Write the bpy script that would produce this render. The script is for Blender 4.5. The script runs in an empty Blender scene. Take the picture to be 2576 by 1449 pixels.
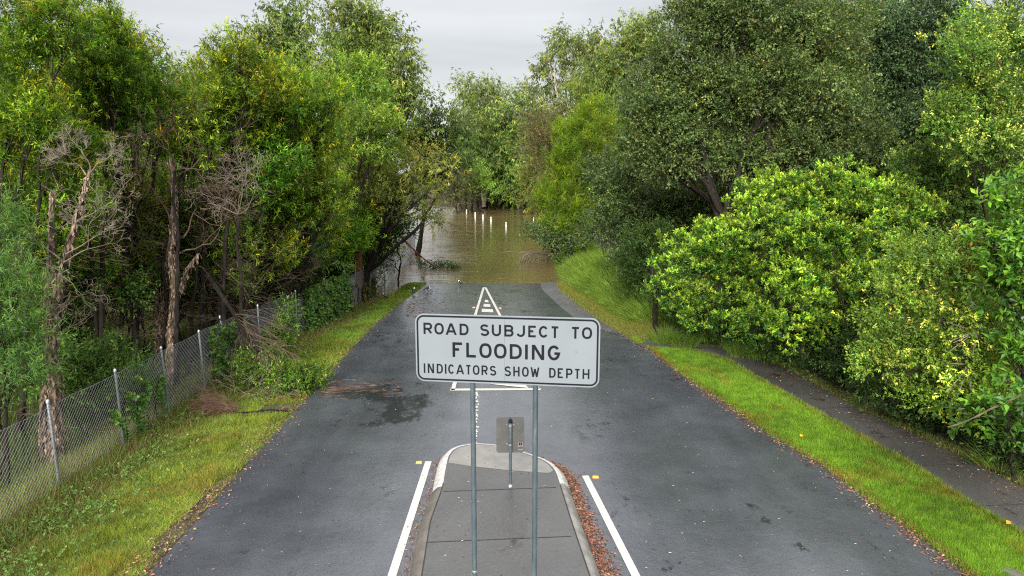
import bpy, math, random
import numpy as np
from mathutils import Vector, Matrix

random.seed(5)
rng = np.random.default_rng(5)
SC = bpy.context.scene
COL = SC.collection
R = math.radians

# ------------------------------------------------------------------ camera
F = 1740.0          # focal length in units where the picture is 2576 wide
H = 5.2             # eye height above the road (a footbridge)
PITCH = math.atan((724.5 - 430) / F)
SP, CP = math.sin(PITCH), math.cos(PITCH)
cd = bpy.data.cameras.new('camera'); cam = bpy.data.objects.new('camera', cd); COL.objects.link(cam)
cd.sensor_width = 36.0; cd.lens = 36.0 * F / 2576.0
cd.clip_start = 0.1; cd.clip_end = 3000
cam.location = (0, 0, H); cam.rotation_euler = (R(90) - PITCH, 0, 0)
SC.camera = cam

# ------------------------------------------------------------------ sky and sun
SUN_EL, SUN_AZ = R(27), R(192)      # azimuth clockwise from +Y: behind and a little left of the camera
w = bpy.data.worlds.new('World'); SC.world = w; w.use_nodes = True
nt = w.node_tree; N = nt.nodes; L = nt.links; N.clear()
out = N.new('ShaderNodeOutputWorld'); bg = N.new('ShaderNodeBackground'); bg.inputs[1].default_value = 0.1
sky = N.new('ShaderNodeTexSky'); sky.sky_type = 'NISHITA'; sky.sun_disc = False
sky.sun_elevation = SUN_EL; sky.sun_rotation = SUN_AZ; sky.air_density = 1.0; sky.dust_density = 2.0
tc = N.new('ShaderNodeTexCoord'); mp = N.new('ShaderNodeMapping'); mp.inputs['Scale'].default_value = (1.1, 1.1, 9.0)
no = N.new('ShaderNodeTexNoise'); no.inputs['Scale'].default_value = 1.6; no.inputs['Detail'].default_value = 4; no.inputs['Roughness'].default_value = .5
cr = N.new('ShaderNodeValToRGB'); cr.color_ramp.elements[0].position = .34; cr.color_ramp.elements[1].position = .66
cr.color_ramp.elements[0].color = (3.3, 3.31, 3.36, 1); cr.color_ramp.elements[1].color = (4.35, 4.36, 4.36, 1)
sep = N.new('ShaderNodeSeparateXYZ')
zr = N.new('ShaderNodeMapRange'); zr.inputs[1].default_value = 0.22; zr.inputs[2].default_value = 0.95; zr.inputs[3].default_value = 1.0; zr.inputs[4].default_value = 3.9
vm = N.new('ShaderNodeVectorMath'); vm.operation = 'SCALE'
mx = N.new('ShaderNodeMixRGB'); mx.inputs[0].default_value = 0.88
L.new(tc.outputs['Generated'], mp.inputs[0]); L.new(mp.outputs[0], no.inputs['Vector']); L.new(no.outputs[0], cr.inputs[0])
L.new(tc.outputs['Generated'], sep.inputs[0]); L.new(sep.outputs[2], zr.inputs[0])
L.new(cr.outputs[0], vm.inputs[0]); L.new(zr.outputs[0], vm.inputs['Scale'])
L.new(sky.outputs[0], mx.inputs[1]); L.new(vm.outputs[0], mx.inputs[2]); L.new(mx.outputs[0], bg.inputs[0]); L.new(bg.outputs[0], out.inputs[0])
sd = bpy.data.lights.new('sun', 'SUN'); sun = bpy.data.objects.new('sun', sd); COL.objects.link(sun)
sd.energy = 3.6; sd.angle = R(22); sd.color = (1, .96, .9)
sdir = Vector((math.sin(SUN_AZ) * math.cos(SUN_EL), math.cos(SUN_AZ) * math.cos(SUN_EL), math.sin(SUN_EL)))
sun.rotation_euler = sdir.to_track_quat('Z', 'Y').to_euler(); sun.location = sdir * 50
SC.view_settings.view_transform = 'Standard'; SC.view_settings.look = 'None'
SC.view_settings.exposure = 0.98; SC.view_settings.gamma = 1.0
SC.render.engine = 'CYCLES'
SC.cycles.max_bounces = 8; SC.cycles.diffuse_bounces = 6; SC.cycles.glossy_bounces = 2; SC.cycles.transmission_bounces = 6
SC.cycles.use_denoising = False; SC.cycles.filter_width = 1.15; SC.cycles.sample_clamp_indirect = 4.0; SC.cycles.sample_clamp_direct = 12.0; SC.cycles.caustics_reflective = False; SC.cycles.caustics_refractive = False

# ------------------------------------------------------------------ helpers
def W(px, py, Z):
    """point seen at (px, py) of the picture, Z metres in front of the camera"""
    x = (px - 1288.0) / F * Z; d = (py - 724.5) / F * Z
    return np.array((x, Z * CP - d * SP, H - Z * SP - d * CP))

def sm(t):
    t = np.clip(t, 0, 1); return t * t * (3 - 2 * t)

def vnoise(x, y, s, seed=0):
    x = np.asarray(x) * s; y = np.asarray(y) * s
    xi = np.floor(x).astype(np.int64); yi = np.floor(y).astype(np.int64); fx = x - xi; fy = y - yi
    def hh(a, b):
        v = np.sin((a * 127.1 + b * 311.7 + seed * 74.7)) * 43758.5453; return v - np.floor(v)
    fx = fx * fx * (3 - 2 * fx); fy = fy * fy * (3 - 2 * fy)
    return (hh(xi, yi) * (1 - fx) + hh(xi + 1, yi) * fx) * (1 - fy) + (hh(xi, yi + 1) * (1 - fx) + hh(xi + 1, yi + 1) * fx) * fy

WATER = -0.2
def Gz(px, py, z=0.0):
    k = SP + (py - 724.5) / F * CP
    return W(px, py, (H - z) / k)
REDGE_P = [(2430, 1449), (2318, 1359), (2218, 1289), (2068, 1174), (1932, 1094), (1817, 1013), (1717, 946), (1640, 885), (1560, 838), (1495, 795), (1450, 760), (1405, 720)]
_re = [Gz(a, b, 0) for a, b in REDGE_P]
RY = np.array([0.0] + [p[1] for p in _re] + [60.0, 1000]); RX = np.array([6.9] + [p[0] for p in _re] + [2.3, 2.3])
def xr(y): return np.interp(y, RY, RX)
LY = np.array([0, 24, 30, 33, 60, 1000.]); LX = np.array([-4.78, -4.72, -4.35, -4.15, -4.1, -4.1])
def xl(y): return np.interp(y, LY, LX)

def h(x, y):
    x, y = np.broadcast_arrays(np.asarray(x, float), np.asarray(y, float))
    x = np.asarray(x, float); y = np.asarray(y, float)
    lg = -0.016 * np.clip(y - 20, 0, 25) - 0.05 * np.clip(y - 45, 0, 25)
    tl = sm((-x - 4.9) / 2.2)
    left = -0.15 * tl - 0.5 * tl * sm((y - 22) / 9)
    tr = sm((x - xr(y) - 0.7) / 3.0)
    right = tr * (0.55 * sm((y - 19) / 7) + np.clip(-lg - 0.3, 0, 9))
    far = sm((y - 106) / 6) * 2.6
    return lg + left + right + far + .014 * (vnoise(x, y, .55, 8) - .5) * sm((y - 25) / 4) * (y < 60)

def G(px, py, dz=0.0):
    z = 0.0
    for _ in range(12):
        p = Gz(px, py, z); z = float(h(p[0], p[1])) + dz
    return np.array((p[0], p[1], z))

def base_at(px, Z, water=False):
    z = 0.0
    for _ in range(6):
        d = (H - z - Z * SP) / CP
        x = (px - 1288.0) / F * Z; y = Z * CP - d * SP
        z = float(h(x, y))
    return np.array((x, y, z))

def tag(o, label=None, cat=None, group=None, kind=None):
    if label: o['label'] = label
    if cat: o['category'] = cat
    if group: o['group'] = group
    if kind: o['kind'] = kind
    return o

def empty(name, loc, label, cat, group=None, rz=0.0):
    o = bpy.data.objects.new(name, None); COL.objects.link(o); o.empty_display_size = .2
    o.location = loc; o.rotation_euler = (0, 0, rz)
    return tag(o, label, cat, group)

def mesh_np(name, V, Fc, mats, parent=None, col=None, origin=None, smooth=False, mi=None):
    """V (n,3), Fc (m,k) int array of equal-size faces (or list of arrays)."""
    me = bpy.data.meshes.new(name)
    V = np.asarray(V, np.float32).reshape(-1, 3)
    if origin is not None: V = V - np.asarray(origin, np.float32)
    Fs = Fc if isinstance(Fc, list) else [Fc]
    Fs = [np.asarray(f, np.int32) for f in Fs if len(f)]
    me.vertices.add(len(V)); me.vertices.foreach_set('co', V.ravel())
    loops = np.concatenate([f.ravel() for f in Fs]) if Fs else np.zeros(0, np.int32)
    sizes = np.concatenate([np.full(len(f), f.shape[1], np.int32) for f in Fs]) if Fs else np.zeros(0, np.int32)
    me.loops.add(len(loops)); me.loops.foreach_set('vertex_index', loops)
    me.polygons.add(len(sizes))
    starts = np.concatenate(([0], np.cumsum(sizes)[:-1])).astype(np.int32)
    me.polygons.foreach_set('loop_start', starts)
    try: me.polygons.foreach_set('loop_total', sizes)
    except Exception: pass
    me.polygons.foreach_set('use_smooth', np.full(len(sizes), bool(smooth)))
    for m in (mats if isinstance(mats, (list, tuple)) else [mats]): me.materials.append(m)
    if mi is not None: me.polygons.foreach_set('material_index', np.asarray(mi, np.int32))
    if col is not None:
        a = me.color_attributes.new('tint', 'FLOAT_COLOR', 'POINT')
        c = np.ones((len(V), 4), np.float32); c[:, :3] = col
        a.data.foreach_set('color', c.ravel())
    me.update(calc_edges=True)
    o = bpy.data.objects.new(name, me); COL.objects.link(o)
    if parent is not None: o.parent = parent
    elif origin is not None: o.location = origin
    return o

def nrm(a):
    return a / (np.linalg.norm(a, axis=-1, keepdims=True) + 1e-9)

def tubes(paths, sides=5, taper_cap=True):
    """paths: list of (pts (k,3), radii (k,)). Returns V, list of face arrays"""
    Vs = []; Q = []; T = []; o = 0
    ang = np.arange(sides) * 2 * math.pi / sides
    ca, sa = np.cos(ang), np.sin(ang)
    for P, rad in paths:
        P = np.asarray(P, float); rad = np.asarray(rad, float); k = len(P)
        tg = np.gradient(P, axis=0); tg = nrm(tg)
        mean = nrm(P[-1] - P[0]); ref = np.array((0, 0, 1.)) if abs(mean[2]) < .8 else np.array((1., 0, 0))
        u = nrm(np.cross(tg, ref)); v = np.cross(tg, u)
        ring = P[:, None, :] + rad[:, None, None] * (u[:, None, :] * ca[None, :, None] + v[:, None, :] * sa[None, :, None])
        Vs.append(ring.reshape(-1, 3))
        i = np.arange(k - 1)[:, None] * sides + np.arange(sides)[None, :]
        j = np.arange(k - 1)[:, None] * sides + (np.arange(sides)[None, :] + 1) % sides
        Q.append(np.stack((i, j, j + sides, i + sides), -1).reshape(-1, 4) + o)
        if taper_cap:
            e = (k - 1) * sides + o
            Vs.append(P[-1:] + tg[-1:] * rad[-1]); c = o + k * sides
            T.append(np.array([(e + a, e + (a + 1) % sides, c) for a in range(sides)])); o += 1
        o += k * sides
    return np.concatenate(Vs), [np.concatenate(Q)] + ([np.concatenate(T)] if T else [])

# ------------------------------------------------------------------ materials
def newmat(name):
    m = bpy.data.materials.new(name); m.use_nodes = True
    n = m.node_tree.nodes; b = n['Principled BSDF']
    return m, n, m.node_tree.links, b

def noise_node(n, l, scale, detail=3, rough=.55, coord='Object', stretch=None):
    t = n.new('ShaderNodeTexCoord'); x = n.new('ShaderNodeTexNoise')
    x.inputs['Scale'].default_value = scale; x.inputs['Detail'].default_value = detail; x.inputs['Roughness'].default_value = rough
    if stretch:
        mpn = n.new('ShaderNodeMapping'); mpn.inputs['Scale'].default_value = stretch
        l.new(t.outputs[coord], mpn.inputs[0]); l.new(mpn.outputs[0], x.inputs['Vector'])
    else: l.new(t.outputs[coord], x.inputs['Vector'])
    return x

def ramp(n, l, src, stops):
    r = n.new('ShaderNodeValToRGB'); e = r.color_ramp.elements
    e[0].position, e[0].color = stops[0][0], (*stops[0][1], 1); e[1].position, e[1].color = stops[-1][0], (*stops[-1][1], 1)
    for p, c in stops[1:-1]:
        q = e.new(p); q.color = (*c, 1)
    l.new(src, r.inputs[0]); return r

def simple(name, stops, scale=8, rough=.6, bump=0.0, bscale=None, metal=0, spec=.5, stretch=None, detail=4):
    m, n, l, b = newmat(name)
    x = noise_node(n, l, scale, detail, stretch=stretch); r = ramp(n, l, x.outputs[0], stops)
    l.new(r.outputs[0], b.inputs['Base Color']); b.inputs['Roughness'].default_value = rough; b.inputs['Metallic'].default_value = metal
    b.inputs['Specular IOR Level'].default_value = spec
    if bump:
        y = noise_node(n, l, bscale or scale * 3, 4, stretch=stretch); bp = n.new('ShaderNodeBump'); bp.inputs['Strength'].default_value = bump; bp.inputs['Distance'].default_value = .02
        l.new(y.outputs[0], bp.inputs['Height']); l.new(bp.outputs[0], b.inputs['Normal'])
    return m

def leafmat(name, rough=.5, trans=.38, spec=.3):
    m, n, l, b = newmat(name)
    a = n.new('ShaderNodeVertexColor'); a.layer_name = 'tint'
    l.new(a.outputs[0], b.inputs['Base Color']); b.inputs['Roughness'].default_value = rough; b.inputs['Specular IOR Level'].default_value = spec
    t = n.new('ShaderNodeBsdfTranslucent'); mxs = n.new('ShaderNodeMixShader'); mxs.inputs[0].default_value = trans
    g = n.new('ShaderNodeMixRGB'); g.blend_type = 'MULTIPLY'; g.inputs[0].default_value = 1; g.inputs[2].default_value = (1.25, 1.2, .55, 1)
    l.new(a.outputs[0], g.inputs[1]); l.new(g.outputs[0], t.inputs[0])
    l.new(b.outputs[0], mxs.inputs[1]); l.new(t.outputs[0], mxs.inputs[2]); l.new(mxs.outputs[0], n['Material Output'].inputs[0])
    return m

M = {}
M['leaf'] = leafmat('leaf', .5, .38, .28)
M['gloss_leaf'] = leafmat('glossy_leaf', .42, .3, .35)
M['grass'] = leafmat('grass_blade', .5, .35, .3)
M['litter'] = leafmat('leaf_litter', .55, .05, .4)
M['bark'] = simple('dark_bark', [(.3, (.010, .008, .006)), (.6, (.024, .019, .015)), (.8, (.05, .04, .032))], 14, .9, .8, 30, spec=.15, stretch=(1, 1, .25))
M['paper'] = simple('paper_bark', [(.38, (.018, .012, .008)), (.5, (.075, .05, .034)), (.6, (.18, .125, .085)), (.75, (.32, .24, .18))], 16, .85, 1, 22, stretch=(1, 1, .3))
M['dead'] = simple('dead_wood', [(.3, (.10, .078, .058)), (.7, (.24, .195, .15))], 6, .85, .4, 30)
M['deadbrown'] = simple('dead_brown_twig', [(.3, (.05, .033, .02)), (.7, (.14, .095, .06))], 6, .85, .4, 30)
M['redbark'] = simple('red_bark', [(.3, (.07, .02, .012)), (.7, (.26, .09, .05))], 6, .8, .4, 30, stretch=(1, 1, .3))
M['rust'] = simple('rusty_dead_twigs', [(.3, (.05, .022, .014)), (.7, (.15, .075, .05))], 6, .85, .4, 30)
M['palebark'] = simple('pale_gum_bark', [(.3, (.16, .13, .1)), (.7, (.42, .38, .32))], 3, .8, .3, 20, stretch=(1, 1, .3))
M['galv'] = simple('galvanised_steel', [(.3, (.09, .105, .118)), (.7, (.20, .225, .24))], 30, .5, .2, 60, metal=.35)
M['wire'] = simple('galvanised_wire', [(.3, (.14, .14, .15)), (.7, (.22, .22, .23))], 5, .5, 0, metal=.2)
M['pole'] = simple('weathered_grey_green_pole', [(.35, (.05, .073, .083)), (.6, (.075, .10, .11)), (.72, (.11, .14, .147)), (.76, (.27, .29, .29))], 16, .5, .15, 40, stretch=(1, 1, .35), metal=.1)
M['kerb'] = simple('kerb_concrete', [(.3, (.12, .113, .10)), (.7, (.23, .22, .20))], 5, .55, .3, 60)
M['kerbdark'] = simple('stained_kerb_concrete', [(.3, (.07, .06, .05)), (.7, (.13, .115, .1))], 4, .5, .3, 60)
M['kerbwhite'] = simple('white_painted_kerb', [(.3, (.30, .285, .265)), (.7, (.50, .49, .475))], 12, .5, .2, 40)
M['black'] = simple('black_lettering', [(.3, (.008, .009, .014)), (.7, (.012, .013, .02))], 3, .7, spec=.1)
M['white'] = simple('white_reflective_sheet', [(.3, (.185, .21, .225)), (.7, (.205, .232, .247))], 2.5, .75, spec=.12)
M['alu'] = simple('bare_sign_back', [(.3, (.085, .085, .082)), (.7, (.11, .11, .106))], 10, .45, .05, 60, metal=.3)
M['steel'] = simple('clamp_steel', [(.3, (.3, .3, .3)), (.7, (.6, .6, .6))], 10, .35, metal=.8)
M['yellow'] = simple('yellow_reflector', [(.3, (.65, .33, .02)), (.7, (.8, .45, .05))], 10, .3)
M['orange'] = simple('faded_orange_reflector', [(.3, (.7, .28, .15)), (.7, (.8, .38, .22))], 10, .4)
M['postwhite'] = simple('white_painted_post', [(.3, (.6, .58, .55)), (.7, (.8, .78, .75))], 6, .6)
M['joint'] = simple('dark_joint', [(.3, (.012, .011, .010)), (.7, (.025, .022, .02))], 10, .8)  # near-black colour of the joints and the kerb seam
M['dirt'] = simple('roadside_dirt', [(.3, (.05, .042, .035)), (.7, (.13, .11, .095))], 18, .8, .6, 60)
M['birdblack'] = simple('black_plumage', [(.3, (.008, .008, .01)), (.7, (.02, .02, .025))], 10, .5)
M['birdwhite'] = simple('white_plumage', [(.3, (.6, .6, .6)), (.7, (.75, .75, .75))], 10, .6)
M['paint'] = simple('worn_road_paint', [(.3, (.34, .32, .29)), (.42, (.41, .395, .36)), (.7, (.49, .475, .44))], 22, .45, .2, 80)
M['drypatch'] = simple('dry_concrete', [(.3, (.15, .145, .135)), (.7, (.20, .195, .182))], 4, .7, .2, 50)

# ground soil / litter
def ground_mat():
    m, n, l, b = newmat('ground_soil')
    x = noise_node(n, l, 1.3, 6, .7); r = ramp(n, l, x.outputs[0], [(.3, (.018, .014, .009)), (.5, (.045, .032, .02)), (.72, (.08, .055, .03))])
    y = noise_node(n, l, 3.5, 5, .7); g = ramp(n, l, y.outputs[0], [(.3, (.03, .05, .01)), (.6, (.07, .11, .016)), (.8, (.12, .10, .04))])
    a = n.new('ShaderNodeVertexColor'); a.layer_name = 'tint'; s = n.new('ShaderNodeSeparateColor'); l.new(a.outputs[0], s.inputs[0])
    k = n.new('ShaderNodeMixRGB'); l.new(s.outputs[0], k.inputs[0]); l.new(r.outputs[0], k.inputs[1]); l.new(g.outputs[0], k.inputs[2])
    l.new(k.outputs[0], b.inputs['Base Color']); b.inputs['Roughness'].default_value = .85
    z = noise_node(n, l, 25, 4); bp = n.new('ShaderNodeBump'); bp.inputs['Strength'].default_value = .8; bp.inputs['Distance'].default_value = .04
    l.new(z.outputs[0], bp.inputs['Height']); l.new(bp.outputs[0], b.inputs['Normal'])
    return m
M['ground'] = ground_mat()

def wet_mat(name, dark, light, pud_lo, pud_hi, rlo, rhi, grain=140, gb=.35, blobs=()):
    """wet asphalt or concrete: grainy, with smooth water-filmed patches"""
    m, n, l, b = newmat(name)
    x = noise_node(n, l, grain * .5, 3, .75); y = noise_node(n, l, .9, 6, .62); big = noise_node(n, l, .35, 3, .5, stretch=(1, .35, 1))
    r = ramp(n, l, x.outputs[0], [(.3, dark), (.62, light), (.8, tuple(min(1, c * 1.7) for c in light))])
    r2 = ramp(n, l, y.outputs[0], [(.3, (.66, .66, .68)), (.7, (1.2, 1.2, 1.2))])
    wp_ = noise_node(n, l, .9, 3, .5, stretch=(1, .04, 1)); r3 = ramp(n, l, wp_.outputs[0], [(.35, (.80, .80, .80)), (.65, (1.14, 1.14, 1.15))])
    k0 = n.new('ShaderNodeMixRGB'); k0.blend_type = 'MULTIPLY'; k0.inputs[0].default_value = 1; l.new(r.outputs[0], k0.inputs[1]); l.new(r3.outputs[0], k0.inputs[2])
    k = n.new('ShaderNodeMixRGB'); k.blend_type = 'MULTIPLY'; k.inputs[0].default_value = 1; l.new(k0.outputs[0], k.inputs[1]); l.new(r2.outputs[0], k.inputs[2])
    pn = noise_node(n, l, 1.8, 9, .78, stretch=(1, .7, 1))
    add = n.new('ShaderNodeMath'); add.operation = 'MULTIPLY_ADD'; add.inputs[1].default_value = 1.4
    l.new(pn.outputs[0], add.inputs[0])
    mulb = n.new('ShaderNodeMath'); mulb.operation = 'MULTIPLY'; mulb.operation = 'MULTIPLY_ADD'; mulb.inputs[1].default_value = .5; mulb.inputs[2].default_value = -.45; l.new(big.outputs[0], mulb.inputs[0]); l.new(mulb.outputs[0], add.inputs[2])
    src = add.outputs[0]
    t = n.new('ShaderNodeTexCoord')
    for (bx, by, sx, sy, st) in blobs:
        mpn = n.new('ShaderNodeMapping'); mpn.vector_type = 'TEXTURE'; mpn.inputs['Location'].default_value = (bx, by, 0); mpn.inputs['Scale'].default_value = (sx, sy, 50)
        gr = n.new('ShaderNodeTexGradient'); gr.gradient_type = 'QUADRATIC_SPHERE'
        l.new(t.outputs['Object'], mpn.inputs[0]); l.new(mpn.outputs[0], gr.inputs[0])
        ad = n.new('ShaderNodeMath'); ad.operation = 'MULTIPLY_ADD'; ad.inputs[1].default_value = st; l.new(gr.outputs[1], ad.inputs[0]); l.new(src, ad.inputs[2]); src = ad.outputs[0]
    pud = n.new('ShaderNodeMapRange'); pud.inputs[1].default_value = pud_lo; pud.inputs[2].default_value = pud_hi; l.new(src, pud.inputs[0])
    pud.interpolation_type = 'SMOOTHSTEP'
    rr = n.new('ShaderNodeMapRange'); rr.inputs[3].default_value = rhi; rr.inputs[4].default_value = rlo; l.new(pud.outputs[0], rr.inputs[0]); l.new(rr.outputs[0], b.inputs['Roughness'])
    kk = n.new('ShaderNodeMixRGB'); kk.blend_type = 'MULTIPLY'; kk.inputs[2].default_value = (.45, .45, .45, 1); l.new(pud.outputs[0], kk.inputs[0]); l.new(k.outputs[0], kk.inputs[1]); l.new(kk.outputs[0], b.inputs['Base Color'])
    inv = n.new('ShaderNodeMapRange'); inv.inputs[3].default_value = gb; inv.inputs[4].default_value = gb * .12; l.new(pud.outputs[0], inv.inputs[0])
    bp = n.new('ShaderNodeBump'); bp.inputs['Distance'].default_value = .006; l.new(inv.outputs[0], bp.inputs['Strength'])
    bx2 = noise_node(n, l, 45, 4, .75); bx3 = noise_node(n, l, 7, 6, .7); sm_ = n.new('ShaderNodeMath'); sm_.operation = 'MULTIPLY_ADD'; sm_.inputs[1].default_value = 2.2; l.new(bx3.outputs[0], sm_.inputs[0]); l.new(bx2.outputs[0], sm_.inputs[2]); l.new(sm_.outputs[0], bp.inputs['Height']); l.new(bp.outputs[0], b.inputs['Normal'])
    b.inputs['Specular IOR Level'].default_value = 1.0
    return m
pA = G(1000, 1030); pB = G(1450, 1100); pC = G(900, 985); pD = G(2000, 1300)
M['asphalt'] = wet_mat('wet_asphalt', (.031, .034, .041), (.070, .076, .088), .60, .74, .04, .19, gb=.30,
                       blobs=[(pA[0], pA[1], 1.9, 2.6, .34), (pC[0], pC[1], 2.0, 1.2, .30), (pB[0], pB[1], 1.5, 3.2, .30), (0, 26, 6, 9, .06)] + [(G(1885 + 42 * q, 1275 + 33 * q)[0], G(1885 + 42 * q, 1275 + 33 * q)[1], .16, .34, .26) for q in range(5)])
M['shoulder'] = wet_mat('shoulder_asphalt', (.036, .037, .040), (.074, .076, .08), .60, .76, .2, .42)
M['slab'] = wet_mat('wet_concrete', (.038, .037, .036), (.06, .058, .055), .5, .72, .16, .42, grain=60, gb=.2)
M['path'] = wet_mat('damp_footpath', (.026, .024, .022), (.052, .048, .043), .55, .75, .2, .5, grain=60, gb=.25)

def water_mat():
    m, n, l, b = newmat('muddy_flood_water')
    x = noise_node(n, l, .15, 4); r = ramp(n, l, x.outputs[0], [(.3, (.098, .074, .030)), (.7, (.122, .092, .039))])
    l.new(r.outputs[0], b.inputs['Base Color']); b.inputs['IOR'].default_value = 1.33; b.inputs['Specular IOR Level'].default_value = .8
    t = n.new('ShaderNodeTexCoord'); sp = n.new('ShaderNodeSeparateXYZ'); l.new(t.outputs['Object'], sp.inputs[0])
    # the current ruffles the left side and the far crossing; the rest lies calm
    a = n.new('ShaderNodeMapRange'); a.interpolation_type = 'SMOOTHSTEP'; a.inputs[1].default_value = -1.2; a.inputs[2].default_value = -3.6; l.new(sp.outputs[0], a.inputs[0])
    c = n.new('ShaderNodeMapRange'); c.interpolation_type = 'SMOOTHSTEP'; c.inputs[1].default_value = 66; c.inputs[2].default_value = 80; l.new(sp.outputs[1], c.inputs[0])
    mxm = n.new('ShaderNodeMath'); mxm.operation = 'MAXIMUM'; l.new(a.outputs[0], mxm.inputs[0]); l.new(c.outputs[0], mxm.inputs[1])
    pn = noise_node(n, l, .5, 4, .6, stretch=(.5, 1, 1)); pr = n.new('ShaderNodeMapRange'); pr.inputs[1].default_value = .38; pr.inputs[2].default_value = .6; l.new(pn.outputs[0], pr.inputs[0])
    mk = n.new('ShaderNodeMath'); mk.operation = 'MULTIPLY'; l.new(mxm.outputs[0], mk.inputs[0]); l.new(pr.outputs[0], mk.inputs[1])
    rr = n.new('ShaderNodeMapRange'); rr.inputs[3].default_value = .05; rr.inputs[4].default_value = .16; l.new(mk.outputs[0], rr.inputs[0]); l.new(rr.outputs[0], b.inputs['Roughness'])
    st = n.new('ShaderNodeMapRange'); st.inputs[3].default_value = .25; st.inputs[4].default_value = 1.0; bp_d = .07; l.new(mk.outputs[0], st.inputs[0])
    y = noise_node(n, l, 2.2, 3, .5, stretch=(.4, 1.5, 1))
    bp = n.new('ShaderNodeBump'); bp.inputs['Distance'].default_value = .055; l.new(st.outputs[0], bp.inputs['Strength'])
    l.new(y.outputs[0], bp.inputs['Height']); l.new(bp.outputs[0], b.inputs['Normal'])
    return m
M['water'] = water_mat()

# ------------------------------------------------------------------ ground, road, water, path
def grid_sheet(name, xs, ys, zf, mat, col=None):
    X, Y = np.meshgrid(xs, ys); Zz = zf(X, Y)
    V = np.stack((X, Y, Zz), -1).reshape(-1, 3); nx = len(xs); ny = len(ys)
    i = (np.arange(ny - 1)[:, None] * nx + np.arange(nx - 1)[None, :]).ravel()
    Fc = np.stack((i, i + 1, i + 1 + nx, i + nx), -1)
    c = col(X.ravel(), Y.ravel()) if col else None
    return mesh_np(name, V, Fc, mat, col=c, smooth=True)

def grassy(X, Y):
    g = ((X < xl(Y)) & (X > -7.6) & (Y < 34) & ~((vnoise(X, Y, 1.1, 21) < .48) & (xl(Y) - X < .85) & (Y < 15))) | ((X > xr(Y)) & (X < xr(Y) + 4.2) & (Y < 45) & (X < 7.3))
    c = np.zeros((len(X), 3)); c[:, 0] = g; return c
xs = np.concatenate((np.array([-700, -300, -150, -90]), np.arange(-60, -14, 2.), np.arange(-14, 12, .25), np.arange(12, 60, 2.), np.array([90, 150, 300, 700])))
ys = np.concatenate((np.array([-300, -60, -20.]), np.arange(-10, 45, .4), np.arange(45, 130, 1.5), np.array([140, 170, 220, 300, 500, 900, 1500.])))
g = grid_sheet('ground', xs, ys, lambda X, Y: h(X, Y) + .03 * (vnoise(X, Y, .8) - .5) * ((X < -6.5) | (X > xr(Y) + 5)) + np.where(Y < 34, -.02, 0), M['ground'], grassy)
tag(g, kind='structure')

def strip(name, ys, fl, fr, zoff, mat, nx=12, thick=None):
    V = []; ys = np.asarray(ys)
    t = np.linspace(0, 1, nx)
    X = fl(ys)[:, None] * (1 - t) + fr(ys)[:, None] * t; Y = np.repeat(ys[:, None], nx, 1)
    Z = h(np.clip(X, xl(Y), xr(Y)), Y) + zoff
    V = np.stack((X, Y, Z), -1).reshape(-1, 3); ny = len(ys)
    i = (np.arange(ny - 1)[:, None] * nx + np.arange(nx - 1)[None, :]).ravel()
    return mesh_np(name, V, np.stack((i, i + 1, i + 1 + nx, i + nx), -1), mat, smooth=True)
ysr = np.concatenate((np.arange(-12, 40, .25), np.arange(40, 76, 1.)))
jit = lambda y, s: .035 * (vnoise(y, y * 0 + s, 2.2) - .5) + .05 * (vnoise(y, y * 0 + s, .6) - .5)
tag(strip('road', ysr, lambda y: xl(y) + jit(y, 1), lambda y: xr(y) + jit(y, 2), .012, M['asphalt'], 24), kind='structure')
ysh = np.arange(20.5, 36, .5)
tag(strip('road_shoulder', ysh, lambda y: xr(y) - .75 * sm((y - 21) / 3), lambda y: xr(y) + .02, .018, M['shoulder'], 4), kind='structure')
# far side of the dip: the road is under water
wx = np.concatenate((np.arange(-70, 70, 2.),)); wy = np.arange(19, 125, 1.)
tag(grid_sheet('water', wx, wy, lambda X, Y: X * 0 + WATER, M['water']), kind='structure')

PL = [(1618, 874), (1717, 877), (1782, 889), (1837, 909), (1892, 943), (2068, 1044), (2268, 1154), (2443, 1269), (2576, 1345)]
PR = [(1596, 862), (1700, 862), (1817, 876), (1932, 906), (1997, 938), (2143, 1020), (2268, 1079), (2418, 1149), (2576, 1229)]
plw = np.array([Gz(*p, .02) for p in PL] + [np.array((7.9, 2, .02)), np.array((8.2, -5, .02))])
prw = np.array([Gz(*p, .02) for p in PR] + [np.array((9.3, 2, .02)), np.array((9.6, -5, .02))])
V = []; n_ = 0
for i in range(len(plw) - 1):
    for t in np.linspace(0, 1, 6)[(0 if i == 0 else 1):]:
        a = plw[i] * (1 - t) + plw[i + 1] * t; b = prw[i] * (1 - t) + prw[i + 1] * t
        a = a.copy(); b = b.copy(); a[2] = .028; b[2] = .028 + max(0, float(h(b[0], b[1])))
        if b[1] > 18: b[2] = max(.028, float(h(b[0], b[1])) + .02); a[2] = max(.028, float(h(a[0], a[1])) + .02)
        V += [a, b]; n_ += 1
Fq = [(2 * i, 2 * i + 1, 2 * i + 3, 2 * i + 2) for i in range(n_ - 1)]
tag(mesh_np('footpath', V, np.array(Fq), M['path']), kind='structure')
o_ = np.argsort(plw[:, 1]); path_l = lambda y: np.interp(y, plw[o_, 1], plw[o_, 0])
o2_ = np.argsort(prw[:, 1]); path_r = lambda y: np.interp(y, prw[o2_, 1], prw[o2_, 0])
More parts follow.
